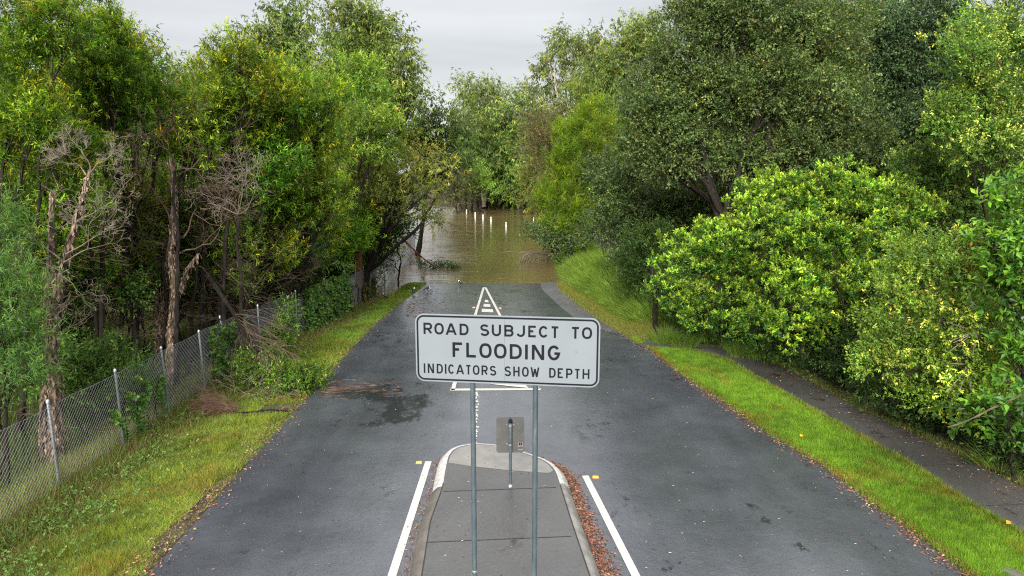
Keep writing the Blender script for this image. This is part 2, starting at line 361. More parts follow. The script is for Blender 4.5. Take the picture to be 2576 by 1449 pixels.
# joints across the footpath
jb = []
for yj in (8.6, 10.1, 11.6, 13.1, 14.6):
    a = np.array((path_l(yj), yj, .033)); b = np.array((path_r(yj) , yj + .1, .033))
    jb.append((a, b))
V = []; Fq = []
for a, b in jb:
    k = len(V); V += [a + (0, -.006, 0), b + (0, -.006, 0), b + (0, .006, 0), a + (0, .006, 0)]; Fq.append((k, k + 1, k + 2, k + 3))
tag(mesh_np('footpath_joint', V, np.array(Fq), M['joint']), kind='structure')

# ---- painted markings
def on_road(p, z=.02): return np.array((p[0], p[1], float(h(p[0], p[1])) + z))
MV = []; MF = []
def quad_mark(pts, n=1):
    a, b, c, d = [np.array(p) for p in pts]     # a-b near, d-c far
    for i in range(n):
        t0, t1 = i / n, (i + 1) / n; k = len(MV)
        for q in (a * (1 - t0) + d * t0, b * (1 - t0) + c * t0, b * (1 - t1) + c * t1, a * (1 - t1) + d * t1): MV.append(on_road(q))
        MF.append((k, k + 1, k + 2, k + 3))
def line_mark(p0, p1, wid, n=8):
    p0 = np.array(p0[:2]); p1 = np.array(p1[:2]); d = nrm(p1 - p0); s = np.array((d[1], -d[0])) * wid / 2
    quad_mark([p0 - s, p0 + s, p1 + s, p1 - s], n)
def ext(p, q, t): return np.array(p) + (np.array(q) - np.array(p)) * t
a, b = G(1078, 1163), G(987, 1449); line_mark(a, ext(a, b, 1.9), .115)
a, b = G(1472, 1199), G(1598, 1449); line_mark(a, ext(a, b, 2.0), .115)
apex = G(1218.5, 724); lb = G(1139, 983); rb = G(1352, 980)
line_mark(G(1217, 724), lb, .095, 16); line_mark(G(1221, 724), rb, .095, 16)
line_mark(G(1133, 982), G(1360, 981), .15, 6)
# chevron bars between the two lines, wider towards the camera
cen = []
for k, (y, x0, x1, hgt) in enumerate([(758, 1219, 1228, 6), (769, 1216, 1233, 7), (782, 1211.5, 1240, 8), (799, 1206, 1247, 10), (820, 1199, 1257, 12), (846, 1191, 1270, 15), (880, 1181, 1288, 19)]):
    quad_mark([G(x0, y + hgt / 2)[:2], G(x1 + 1, y + hgt / 2 + 1)[:2], G(x1, y - hgt / 2 + 1)[:2], G(x0 + 1, y - hgt / 2)[:2]])
quad_mark([G(1235, 968)[:2], G(1330, 978)[:2], G(1318, 966)[:2], G(1215, 955)[:2]])
quad_mark([G(1170, 930)[:2], G(1300, 936)[:2], G(1296, 924)[:2], G(1174, 918)[:2]])
tag(mesh_np('road_markings', MV, np.array(MF), M['paint']), kind='structure')
# crumbly pale mineral crack in the lane below the chevron
V = []; Fq = []
for k in range(150):
    t = random.random(); p = G(1200 - 6 * t + random.gauss(0, 3), 985 + 165 * t); s = random.uniform(.01, .035); a = random.random() * 6
    i = len(V)
    for q in range(5): V.append(on_road((p[0] + s * random.uniform(.5, 1.3) * math.cos(a + q * 1.256), p[1] + 1.6 * s * math.sin(a + q * 1.256)), .0165 + k * 1e-5))
    Fq.append([i + q for q in range(5)])
tag(mesh_np('road_crack', V, np.array(Fq), M['paint']), kind='structure')

# ---- traffic island
OUT = [(1031, 1449), (1052, 1336), (1086, 1248), (1095, 1200), (1103, 1168), (1118, 1148), (1142, 1136), (1179, 1129), (1206, 1128), (1249, 1131), (1292, 1139), (1343, 1156), (1389, 1173), (1412, 1190), (1426, 1210), (1436, 1240), (1473, 1350), (1509, 1449)]
ow = [Gz(*p, 0.0)[:2] for p in OUT]
ow = [ow[0] + (ow[0] - ow[1]) * 3.2] + ow + [ow[-1] + (ow[-1] - ow[-2]) * 3.2]
def resample(P, step):
    P = np.array(P); s = np.concatenate(([0], np.cumsum(np.linalg.norm(np.diff(P, axis=0), axis=1))))
    t = np.linspace(0, s[-1], int(s[-1] / step)); return np.stack([np.interp(t, s, P[:, k]) for k in range(P.shape[1])], -1)
ow = resample(ow, .06)
for _ in range(6): ow[1:-1] = .25 * ow[:-2] + .5 * ow[1:-1] + .25 * ow[2:]
d_ = nrm(np.gradient(ow, axis=0)); inn = np.stack((d_[:, 1], -d_[:, 0]), -1)      # towards the island's middle
prof = [(0, 0.0), (.015, .05), (.10, .135), (.125, .145), (.18, .150)]
K = len(prof); V = []; Fq = []; mi = []
yw = 10.9
for i, (p, q) in enumerate(zip(ow, inn)):
    for (o, z) in prof: V.append((p[0] + q[0] * o, p[1] + q[1] * o, .012 + z))
thL = Gz(1086, 1246)[1]; thR = Gz(1432, 1232)[1]
for i in range(len(ow) - 1):
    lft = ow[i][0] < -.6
    wht = ow[i][1] > (thL + .05 * math.sin(i * 2.1) if lft else thR + .05 * math.sin(i * 1.7))
    for k in range(K - 1):
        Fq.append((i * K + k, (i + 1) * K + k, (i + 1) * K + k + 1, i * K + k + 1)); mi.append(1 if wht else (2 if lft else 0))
isl = empty('traffic_island', (ow[:, 0].mean(), 8, 0), 'long raised concrete traffic island with a rounded white painted nose in mid road', 'traffic island')
O_ = np.array((ow[:, 0].mean(), 8, 0))
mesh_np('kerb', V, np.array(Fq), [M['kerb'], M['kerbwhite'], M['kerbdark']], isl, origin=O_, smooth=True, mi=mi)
inner = ow + inn * .18
V = [(p[0], p[1], .158) for p in inner]; nI = len(V)
# pair left and right points by going from both ends
Fq = [(i, i + 1, nI - 2 - i, nI - 1 - i) for i in range(nI // 2 - 1)]
mesh_np('slab', V, np.array(Fq), M['slab'], isl, origin=O_)
# joints in the slab and a dark seam inside the kerb
V = []; Fq = []
def thin(a, b, wd, z):
    a = np.array(a); b = np.array(b); d = nrm(b - a); s = np.array((d[1], -d[0])) * wd / 2; k = len(V)
    for q in (a - s, a + s, b + s, b - s): V.append((q[0], q[1], z))
    Fq.append((k, k + 1, k + 2, k + 3))
thin(Gz(1116, 1236, .16)[:2], Gz(1399, 1226, .16)[:2], .014, .162)
thin(Gz(1073, 1364, .16)[:2], Gz(1436, 1349, .16)[:2], .014, .162)
for i in range(0, nI - 3, 2):
    if inner[i][1] < thL + .05: thin(inner[i], inner[i + 2], .016, .1635)
mesh_np('joint', V, np.array(Fq), M['joint'], isl, origin=O_)
nose = [p for p in inner if p[1] > Gz(1350, 1186, .16)[1] + .0]
nose = np.array(nose); c_ = nose.mean(0); nose = c_ + (nose - c_) * .965
lo = np.array([Gz(1380, 1190, .16)[:2], Gz(1280, 1183, .16)[:2], Gz(1180, 1172, .16)[:2], Gz(1136, 1165, .16)[:2]])
nose = np.array([p for p in nose if p[1] > np.interp(p[0], lo[::-1, 0], lo[::-1, 1])])
poly = np.concatenate((nose, lo))
mesh_np('dry_patch', [(p[0], p[1], .1605) for p in poly], np.array([list(range(len(poly)))]), M['drypatch'], isl, origin=O_)

# ------------------------------------------------------------------ sign lettering
def arc(cx, cy, rx, ry, a0, a1, n=14):
    return [(cx + rx * math.cos(R(a)), cy + ry * math.sin(R(a))) for a in np.linspace(a0, a1, n)]
def glyph(ch):
    if ch == 'O': return [([(.5 + .5 * math.copysign(abs(math.cos(t)) ** .8, math.cos(t)), .5 + .5 * math.copysign(abs(math.sin(t)) ** .88, math.sin(t))) for t in np.linspace(0, 2 * math.pi, 37)[:-1]], True)]
    if ch == 'D': return [([(0, 0), (0, 1), (.45, 1)] + arc(.45, .6, .55, .4, 80, 0, 7) + arc(.45, .4, .55, .4, 0, -80, 7) + [(.45, 0)], True)]
    if ch == 'R': return [([(0, 0), (0, 1), (.62, 1)] + arc(.62, .73, .38, .27, 80, -80, 10) + [(.62, .46), (0, .46)], False), ([(.5, .46), (1, 0)], False)]
    if ch == 'P': return [([(0, 0), (0, 1), (.62, 1)] + arc(.62, .71, .38, .29, 80, -80, 10) + [(.62, .42), (0, .42)], False)]
    if ch == 'A': return [([(0, 0), (.48, 1.0)], False), ([(.52, 1.0), (1, 0)], False), ([(.19, .3), (.81, .3)], False)]
    if ch == 'S': return [(arc(.5, .755, .46, .245, 25, 262, 18) + arc(.5, .245, .5, .265, 82, -158, 18), False)]
    if ch == 'U': return [([(0, 1), (0, .35)] + arc(.5, .35, .5, .35, 185, 355, 14) + [(1, .35), (1, 1)], False)]
    if ch == 'B': return [([(0, 0), (0, 1), (.6, 1)] + arc(.6, .765, .34, .235, 80, -80, 9) + [(.6, .53), (0, .53)], False), ([(.6, .53)] + arc(.6, .265, .4, .265, 80, -80, 9) + [(.6, 0), (0, 0)], False)]
    if ch == 'J': return [([(1, 1), (1, .33)] + arc(.5, .33, .5, .33, -5, -160, 12), False)]
    if ch == 'E': return [([(1, 1), (0, 1), (0, 0), (1, 0)], False), ([(0, .52), (.62, .52)], False)]
    if ch == 'F': return [([(1, 1), (0, 1), (0, 0)], False), ([(0, .52), (.64, .52)], False)]
    if ch == 'L': return [([(0, 1), (0, 0), (1, 0)], False)]
    if ch == 'C': return [(arc(.5, .5, .5, .5, 38, 322, 26), False)]
    if ch == 'G': return [(arc(.5, .5, .5, .5, 38, 330, 26) + [(1, .45), (.55, .45)], False)]
    if ch == 'T': return [([(0, 1), (1, 1)], False), ([(.5, 1), (.5, 0)], False)]
    if ch == 'I': return [([(.5, 0), (.5, 1)], False)]
    if ch == 'N': return [([(0, 0), (0, 1)], False), ([(1, 0), (1, 1)], False), ([(.02, 1), (.98, 0)], False)]
    if ch == 'H': return [([(0, 0), (0, 1)], False), ([(1, 0), (1, 1)], False), ([(0, .5), (1, .5)], False)]
    if ch == 'W': return [([(0, 1), (.25, 0)], False), ([(.25, 0), (.5, .85)], False), ([(.5, .85), (.75, 0)], False), ([(.75, 0), (1, 1)], False)]
def stroke(P, closed, wd):
    P = np.array(P, float)
    n = len(P); Vv = []
    for i in range(n):
        if closed: a, c = P[i - 1], P[(i + 1) % n]
        else: a, c = P[max(i - 1, 0)], P[min(i + 1, n - 1)]
        b = P[i]
        d0 = nrm(b - a) if np.linalg.norm(b - a) > 1e-9 else nrm(c - b)
        d1 = nrm(c - b) if np.linalg.norm(c - b) > 1e-9 else d0
        n0 = np.array((-d0[1], d0[0])); n1 = np.array((-d1[1], d1[0])); mtr = nrm(n0 + n1); k = 1 / max(.38, float(mtr @ n0))
        e = 0
        Vv += [b + mtr * wd / 2 * k, b - mtr * wd / 2 * k]
    m = n if closed else n - 1
    return Vv, [(2 * i, 2 * i + 1, (2 * ((i + 1) % n)) + 1, 2 * ((i + 1) % n)) for i in range(m)]

U = 1.8 / 2262
ROWS = [(94, 144, 26, [('R', 265, 375), ('O', 402, 520), ('A', 543, 680), ('D', 717, 828), ('S', 970, 1083), ('U', 1115, 1228), ('B', 1268, 1382), ('J', 1415, 1520), ('E', 1560, 1664), ('C', 1688, 1803), ('T', 1828, 1935), ('T', 2073, 2180), ('O', 2205, 2325)]),
        (330, 186, 33, [('F', 625, 762), ('L', 797, 932), ('O', 960, 1112), ('O', 1142, 1296), ('D', 1335, 1482), ('I', 1525, 1553), ('N', 1605, 1755), ('G', 1797, 1947)]),
        (611, 123, 20, [('I', 258, 277), ('N', 308, 388), ('D', 422, 500), ('I', 526, 545), ('C', 567, 645), ('A', 668, 767), ('T', 785, 858), ('O', 876, 960), ('R', 985, 1062), ('S', 1087, 1168), ('S', 1270, 1350), ('H', 1378, 1456), ('O', 1485, 1568), ('W', 1590, 1698), ('D', 1817, 1896), ('E', 1920, 1993), ('P', 2022, 2100), ('T', 2120, 2195), ('H', 2220, 2303)])]
def rrect(x0, x1, z0, z1, r, n=8):
    pts = []
    for cx, cz, a0 in ((x1 - r, z1 - r, 0), (x0 + r, z1 - r, 90), (x0 + r, z0 + r, 180), (x1 - r, z0 + r, 270)):
        for k in range(n + 1):
            a = R(a0 + 90 * k / n); pts.append((cx + r * math.cos(a), cz + r * math.sin(a)))
    return pts
def plate(pts, y0, y1):
    n = len(pts); V = [(x, y0, z) for x, z in pts] + [(x, y1, z) for x, z in pts]
    return V, [np.array([list(range(n)), list(range(2 * n - 1, n - 1, -1))]), np.array([(i, i + n, (i + 1) % n + n, (i + 1) % n) for i in range(n)])]
def box(x0, x1, y0, y1, z0, z1):
    V = [(x, y, z) for z in (z0, z1) for y in (y0, y1) for x in (x0, x1)]
    return V, np.array([(0, 2, 3, 1), (4, 5, 7, 6), (0, 1, 5, 4), (2, 6, 7, 3), (0, 4, 6, 2), (1, 3, 7, 5)])

Zs = 6.7
cA = W(1273.5, 881, Zs)                     # centre of the board
rootS = np.array((cA[0], cA[1], 0.15))
YAW = -R(7.4)
hs = empty('flood_warning_sign', rootS, 'large white rectangular road sign with black flooding warning on two grey poles', 'road sign', rz=YAW)
bh = 858 * U; zc = cA[2] - rootS[2]
V, Fc = plate(rrect(-.9, .9, zc - bh / 2, zc + bh / 2, 110 * U), -.004, 0)
bd = mesh_np('sign_board', V, Fc, M['white'], hs)
# black border ring
oz = zc + bh / 2 - 18 * U
o1 = rrect(-.9 + 18 * U, .9 - 18 * U, zc - bh / 2 + 18 * U, zc + bh / 2 - 18 * U, 92 * U, 12); o2 = rrect(-.9 + 40 * U, .9 - 40 * U, zc - bh / 2 + 40 * U, zc + bh / 2 - 40 * U, 70 * U, 12)
n_ = len(o1); V = [(x, -.0055, z) for x, z in o1] + [(x, -.0055, z) for x, z in o2]
mesh_np('border', V, np.array([(i, (i + 1) % n_, (i + 1) % n_ + n_, i + n_) for i in range(n_)]), M['black'], bd)
V = []; Fq = []
lay = 0
for (top, hh_, st, lets) in ROWS:
    for ch, u0, u1 in lets:
        x0 = -.9 + (u0 - 160 + (0 if ch == 'I' else st / 2)) * U; x1 = -.9 + (u1 - 160 - (0 if ch == 'I' else st / 2)) * U
        flat0 = ch in 'UJ'; 
        zb = oz - (top + hh_) * U; zt = oz - top * U
        for P, cl in glyph(ch):
            lay += 1
            # butt ends of the strokes reach the cap line; horizontal and round strokes are inset by half a stroke
            pts = []
            for i, (a, b) in enumerate(P):
                x = x0 + (x1 - x0) * a
                endp = (not cl) and i in (0, len(P) - 1)
                vert = False
                if endp:
                    q = P[1] if i == 0 else P[-2]; vert = abs(q[0] - a) < .45 and abs(q[1] - b) > .2
                ins = 0 if (vert or ch in 'ANW' ) else st / 2 * U
                if ch in 'N' : ins = 0
                z = (zb + ins) + (zt - zb - 2 * ins) * b if not vert else zb + (zt - zb) * b
                pts.append((x, z))
            if ch in 'NAW' and abs(pts[0][1] - pts[1][1]) > .01 and abs(pts[0][0] - pts[1][0]) > .002:
                (ax, az), (bx_, bz) = pts; wx_ = st * U / 2 * math.hypot(bx_ - ax, bz - az) / abs(bz - az)
                Vv = [np.array(q) for q in ((ax - wx_, az), (ax + wx_, az), (bx_ - wx_, bz), (bx_ + wx_, bz))]; Ff = [(0, 1, 3, 2)]
            else: Vv, Ff = stroke(pts, cl, st * U)
            k = len(V); V += [(q[0], -.0057 - .00002 * (lay % 7) - .0001, q[1]) for q in Vv]; Fq += [tuple(k + i for i in f) for f in Ff]
mesh_np('lettering', V, np.array(Fq), M['black'], bd)
V, Fc = box(-.9 + 1112 * U - .0008, -.9 + 1112 * U + .0008, -.0052, -.0041, zc - bh / 2 + .03, zc + bh / 2 - .03); mesh_np('seam', V, Fc, M['alu'], bd)
V, Fc = box(.9 - 295 * U, .9 - 268 * U, -.0062, -.0041, oz - 405 * U, oz - 398 * U); mesh_np('scratch', V, Fc, M['dead'], bd)
for u in (705, 1487):
    x = -.9 + u * U
    V, Fc = tubes([(np.array([(x, .034, zz) for zz in np.linspace(0, zc + bh / 2 - .05, 12)]), np.full(12, .0265))], 16)
    mesh_np('pole', V, Fc, M['pole'], hs, smooth=True)
    for zz in (zc - .2, zc + .2):
        V, Fc = tubes([(np.array([(x, .034, zz - .015), (x, .034, zz + .015)]), np.full(2, .031))], 16)
        mesh_np('clamp', V, Fc, M['steel'], hs)
x = -.9 + 705 * U
zz = 0.95
V, Fc = tubes([(np.array([(x, .034, zz), (x, .034, zz + .02)]), np.full(2, .029))], 16); mesh_np('band', V, Fc, M['steel'], hs)
V, Fc = tubes([(np.array([(x - .03, .0, zz), (x + .0, -.0, zz - .05), (x + .02, .0, zz - .08)]), np.full(3, .004))], 5); mesh_np('loose_tie', V, Fc, M['steel'], hs)

# keep-left sign seen from behind
kb = Gz(1284, 1223, .16)
kr = empty('small_sign', (kb[0], kb[1], .16), 'small grey back of a rounded sign on a short pole standing on the island', 'road sign', rz=R(2))
V, Fc = plate(rrect(-.225, .225, .56, 1.16, .045), .034, .037); sp = mesh_np('sign_plate', V, Fc, M['alu'], kr)
V, Fc = tubes([(np.array([(0, 0, z) for z in np.linspace(0, 1.07, 8)]), np.array([.024, .024, .0245, .025, .026, .027, .028, .029]))], 16); mesh_np('pole', V, Fc, M['pole'], kr, smooth=True)
V, Fc = tubes([(np.array([(0, 0, 1.075), (0, 0, 1.12)]), np.array([.031, .031]))], 12); mesh_np('cap', V, Fc, M['black'], kr, smooth=True)
for zz in (.715, 1.035):
    cl_ = [(-.062, .028), (-.045, .022), (-.034, -.014), (-.018, -.031), (0, -.036), (.018, -.031), (.034, -.014), (.045, .022), (.062, .028)]
    V = [(a, b, zz + s) for a, b in cl_ for s in (-.012, .012)]
    cb = mesh_np('clamp', V, np.array([(2 * i, 2 * i + 2, 2 * i + 3, 2 * i + 1) for i in range(len(cl_) - 1)]), M['steel'], kr)
    for bx_ in (-.055, .055):
        V, Fc = tubes([(np.array([(bx_, .01, zz), (bx_, .034, zz)]), np.full(2, .007))], 6); mesh_np('bolt', V, Fc, M['steel'], cb)
V, Fc = box(.125, .205, .0315, .0338, .60, .735); lb_ = mesh_np('sticker', V, Fc, simple('pale_sticker', [(.3, (.16, .16, .155)), (.7, (.19, .19, .18))], 5, .5), sp)
Vt = []; Ft = []
for (a, b, c, d) in [(.14, .19, .685, .728), (.15, .163, .668, .674), (.168, .182, .668, .674), (.13, .16, .648, .656), (.163, .2, .648, .656), (.13, .198, .63, .641)]:
    V, Fc = box(a, b, .0295, .0314, c, d); Ft.append(Fc + len(Vt)); Vt += V
mesh_np('print', Vt, np.concatenate(Ft), M['black'], lb_)
V, Fc = box(.160, .171, .028, .0293, .700, .712); mesh_np('emblem', V, Fc, M['orange'], lb_)
V, Fc = tubes([(np.array([(0, 0, 0), (0, 0, .03)]), np.array([.042, .03]))], 10); mesh_np('base_collar', V, Fc, M['steel'], kr)

# road studs
def stud(px, py, mat, label, group):
    p = G(px, py); o = empty('road_stud', (p[0], p[1], p[2] + .013), label, 'road stud', group)
    V = [(-.055, -.045, 0), (.055, -.045, 0), (.055, .045, 0), (-.055, .045, 0), (-.045, -.02, .018), (.045, -.02, .018), (.045, .02, .018), (-.045, .02, .018)]
    mesh_np('body', V, np.array([(3, 2, 1, 0), (4, 5, 6, 7), (0, 1, 5, 4), (1, 2, 6, 5), (2, 3, 7, 6), (3, 0, 4, 7)]), mat, o)
    V, Fc = box(-.04, .04, -.0385, -.036, .004, .011); mesh_np('reflector', V, Fc, M['orange'] if mat is M['yellow'] else M['yellow'], o)
stud(1054, 1165, M['yellow'], 'yellow road stud beside the head of the solid line left of the island', 'yellow road studs')
stud(1498, 1202, M['yellow'], 'yellow road stud beside the head of the solid line right of the island', 'yellow road studs')
stud(1192, 774, M['orange'], 'faded orange road stud outside the left arm of the painted chevron', 'orange road studs')
stud(1258, 776, M['orange'], 'faded orange road stud outside the right arm of the painted chevron', 'orange road studs')
# half-buried kerb at the near right
a, b = G(2500, 1428), G(2600, 1490); d2 = nrm((b - a)[:2]); s2 = np.array((-d2[1], d2[0]))
V = []; 
pk = [(0, 0), (.02, .10), (.06, .125), (.16, .125), (.18, 0)]
for i in range(13):
    p = a[:2] + (b - a)[:2] * i / 6
    V += [(p[0] + s2[0] * q, p[1] + s2[1] * q, z * .45 * min(1, (i + .3) / 2)) for q, z in pk]
tag(mesh_np('kerb', V, np.array([(i * 5 + k, i * 5 + k + 1, (i + 1) * 5 + k + 1, (i + 1) * 5 + k) for i in range(12) for k in range(4)]), M['kerbdark'], smooth=True), kind='structure')

exec_marker = 1
# ------------------------------------------------------------------ leaves
KIND = {
 'mela':   dict(L=.105, W=.025, sl=.24, ns=15, cr=.32, sc=10, up=.8, droop=-.05, pal=[(.05, .11, .012), (.13, .26, .018), (.42, .54, .03)], tip=.6, mat='leaf'),
 'narrow': dict(L=.12, W=.017, sl=.30, ns=14, cr=.34, sc=10, up=.7, droop=-.1, pal=[(.06, .12, .03), (.13, .22, .045), (.26, .34, .06)], tip=.45, mat='leaf'),
 'euc':    dict(L=.13, W=.036, sl=.35, ns=12, cr=.45, sc=12, up=.1, droop=-.7, pal=[(.065, .10, .028), (.15, .20, .045), (.32, .35, .065)], tip=.4, mat='leaf'),
 'dome':   dict(L=.10, W=.030, sl=.25, ns=14, cr=.36, sc=12, up=.9, droop=-.2, pal=[(.09, .18, .03), (.19, .31, .04), (.36, .48, .06)], tip=.7, mat='leaf'),
 'olive':  dict(L=.11, W=.024, sl=.35, ns=13, cr=.40, sc=11, up=.3, droop=-.4, pal=[(.09, .12, .03), (.21, .25, .045), (.42, .43, .07)], tip=.6, mat='leaf'),
 'casua':  dict(L=.24, W=.020, sl=.50, ns=22, cr=.45, sc=10, up=.9, droop=.1, pal=[(.06, .12, .01), (.14, .24, .012), (.28, .38, .02)], tip=.5, mat='leaf'),
 'fig':    dict(L=.075, W=.042, sl=.28, ns=11, cr=.38, sc=14, up=.25, droop=-.15, pal=[(.024, .045, .018), (.055, .09, .03), (.13, .17, .055)], tip=.25, mat='gloss_leaf'),
 'bright': dict(L=.084, W=.035, sl=.13, ns=13, cr=.19, sc=8, up=.9, droop=.15, pal=[(.03, .085, .014), (.08, .21, .018), (.43, .60, .045)], tip=.78, f0=.05, mat='gloss_leaf'),
 'privet': dict(L=.065, W=.032, sl=.22, ns=14, cr=.30, sc=12, up=.6, droop=-.1, pal=[(.06, .125, .022), (.14, .25, .032), (.62, .66, .12)], tip=.5, mat='gloss_leaf'),
 'large':  dict(L=.15, W=.075, sl=.22, ns=9, cr=.34, sc=9, up=.8, droop=-.1, pal=[(.04, .11, .014), (.10, .24, .02), (.24, .40, .03)], tip=.6, mat='gloss_leaf'),
 'under':  dict(L=.09, W=.036, sl=.28, ns=11, cr=.36, sc=12, up=.5, droop=-.2, pal=[(.03, .065, .014), (.07, .135, .022), (.17, .26, .035)], tip=.3, mat='leaf'),
 'brown':  dict(L=.10, W=.014, sl=.40, ns=12, cr=.45, sc=10, up=.5, droop=-.3, pal=[(.09, .075, .04), (.17, .145, .075), (.27, .23, .11)], tip=.4, mat='leaf'),
}
LEAFCOUNT = [0]
def sprigs_to_leaves(S, D, K, sc, rg, hue=None, cf=None):
    """S sprig roots (n,3), D sprig directions; returns arrays for leafmesh"""
    n = len(S); ns = K['ns']
    t = (np.arange(ns)[None, :] + rg.random((n, ns))) / ns
    sl = K['sl'] * sc * rg.uniform(.6, 1.3, (n, 1))
    P = S[:, None, :] + D[:, None, :] * (t * sl)[..., None]
    P = P + rg.normal(0, .012 * sc, P.shape)
    rd = nrm(rg.normal(0, 1, (n, ns, 3)))
    ld = nrm(D[:, None, :] * (.35 + .5 * t[..., None]) + rd * .85 + np.array((0, 0, K['droop'] * 1.2)))
    nn = nrm(rg.normal(0, .55, (n, ns, 3)) + np.array((0, 0, 1.0)) + D[:, None, :] * .3)
    Lh = K['L'] * sc * rg.uniform(.65, 1.2, (n, ns)); Wd = K['W'] * sc * rg.uniform(.7, 1.2, (n, ns))
    p0, p1, p2 = [np.array(c) for c in K['pal']]
    tn = np.clip(rg.normal(.45, .28, (n, 1)) + rg.normal(0, .15, (n, ns)), 0, 1)
    c = p0 + (p1 - p0) * tn[..., None]
    fresh = (rg.random((n, 1)) < K['tip'] * (1.0 if cf is None else cf[:, None])) * np.clip((t - K.get('f0', .35)) * 1.7, 0, 1) * rg.uniform(.3, 1.0, (n, 1)) * ((D[:, 2:3] > .35) if 'f0' in K else 1)
    c = c * (1 - fresh[..., None]) + p2 * fresh[..., None]
    c = c * rg.uniform(.8, 1.2, (n, ns))[..., None]
    old = rg.random((n, ns)) < (.002 if K['mat'] != 'leaf' else .005)
    c[old] = np.array((.28, .16, .03))
    if hue is not None: c = c * hue[:, None, :]
    return P.reshape(-1, 3), ld.reshape(-1, 3), nn.reshape(-1, 3), Lh.ravel(), Wd.ravel(), c.reshape(-1, 3)

def leafmesh(name, arrs, mat, parent=None, origin=None):
    P, d, nn, Lh, Wd, c = arrs
    s = nrm(np.cross(d, nn)); up = np.cross(s, d)
    V = np.empty((len(P), 4, 3), np.float32)
    V[:, 0] = P; V[:, 1] = P + d * (Lh * .45)[:, None] + s * (Wd * .5)[:, None] + up * (Wd * .12)[:, None]
    V[:, 2] = P + d * Lh[:, None] - up * (Lh * .1)[:, None]; V[:, 3] = P + d * (Lh * .45)[:, None] - s * (Wd * .5)[:, None] + up * (Wd * .12)[:, None]
    i = np.arange(len(P))[:, None] * 4
    T = np.concatenate((i + np.array([[0, 1, 2]]), i + np.array([[0, 2, 3]])), 0)
    LEAFCOUNT[0] += len(P)
    return mesh_np(name, V.reshape(-1, 3), T, M[mat], parent, col=np.repeat(c, 4, 0), origin=origin)

def lobe_clumps(c, rad, n, rg, shell=.45, amp=.16):
    d = nrm(rg.normal(0, 1, (n, 3)))
    ks = rg.normal(0, 2.6, (4, 3)); ph = rg.uniform(0, 6.28, 4)
    bump = 1 + amp * sum(np.cos(d @ ks[i] + ph[i]) for i in range(4))
    r = (shell + (1 - shell) * rg.random(n) ** .6) * bump
    return c + d * np.array(rad) * r[:, None], d

def wobble(a, b, n, amp, rg, r0, r1, sag=0.0):
    t = np.linspace(0, 1, n)[:, None]; P = a * (1 - t) + b * t
    off = np.cumsum(rg.normal(0, 1, (n, 3)), 0); off -= off[0]; off = off - t * off[-1]
    P = P + off * amp + np.array((0, 0, 1.)) * (sag * np.sin(np.pi * t))
    return P, np.linspace(r0, r1, n)

def grow(paths, p, d, ln, r, lvl, rg, spread=.55, up=.0, kids=(2, 4), minr=.0028, bend=.12):
    n = 5; P = [p]; dd = d.copy()
    for i in range(n - 1):
        dd = nrm(dd + rg.normal(0, bend, 3) + np.array((0, 0, up))); P.append(P[-1] + dd * ln / (n - 1))
    P = np.array(P); r1 = max(minr, r * .6); paths.append((P, np.linspace(r, r1, n)))
    if lvl <= 0: return
    for k in range(rg.integers(kids[0], kids[1] + 1)):
        i = rg.integers(2, n) if k else n - 1
        nd = nrm(dd + nrm(rg.normal(0, 1, 3)) * spread)
        grow(paths, P[i], nd, ln * rg.uniform(.55, .85), max(minr, r1 * rg.uniform(.6, .9)), lvl - 1, rg, spread, up, kids, minr, bend)

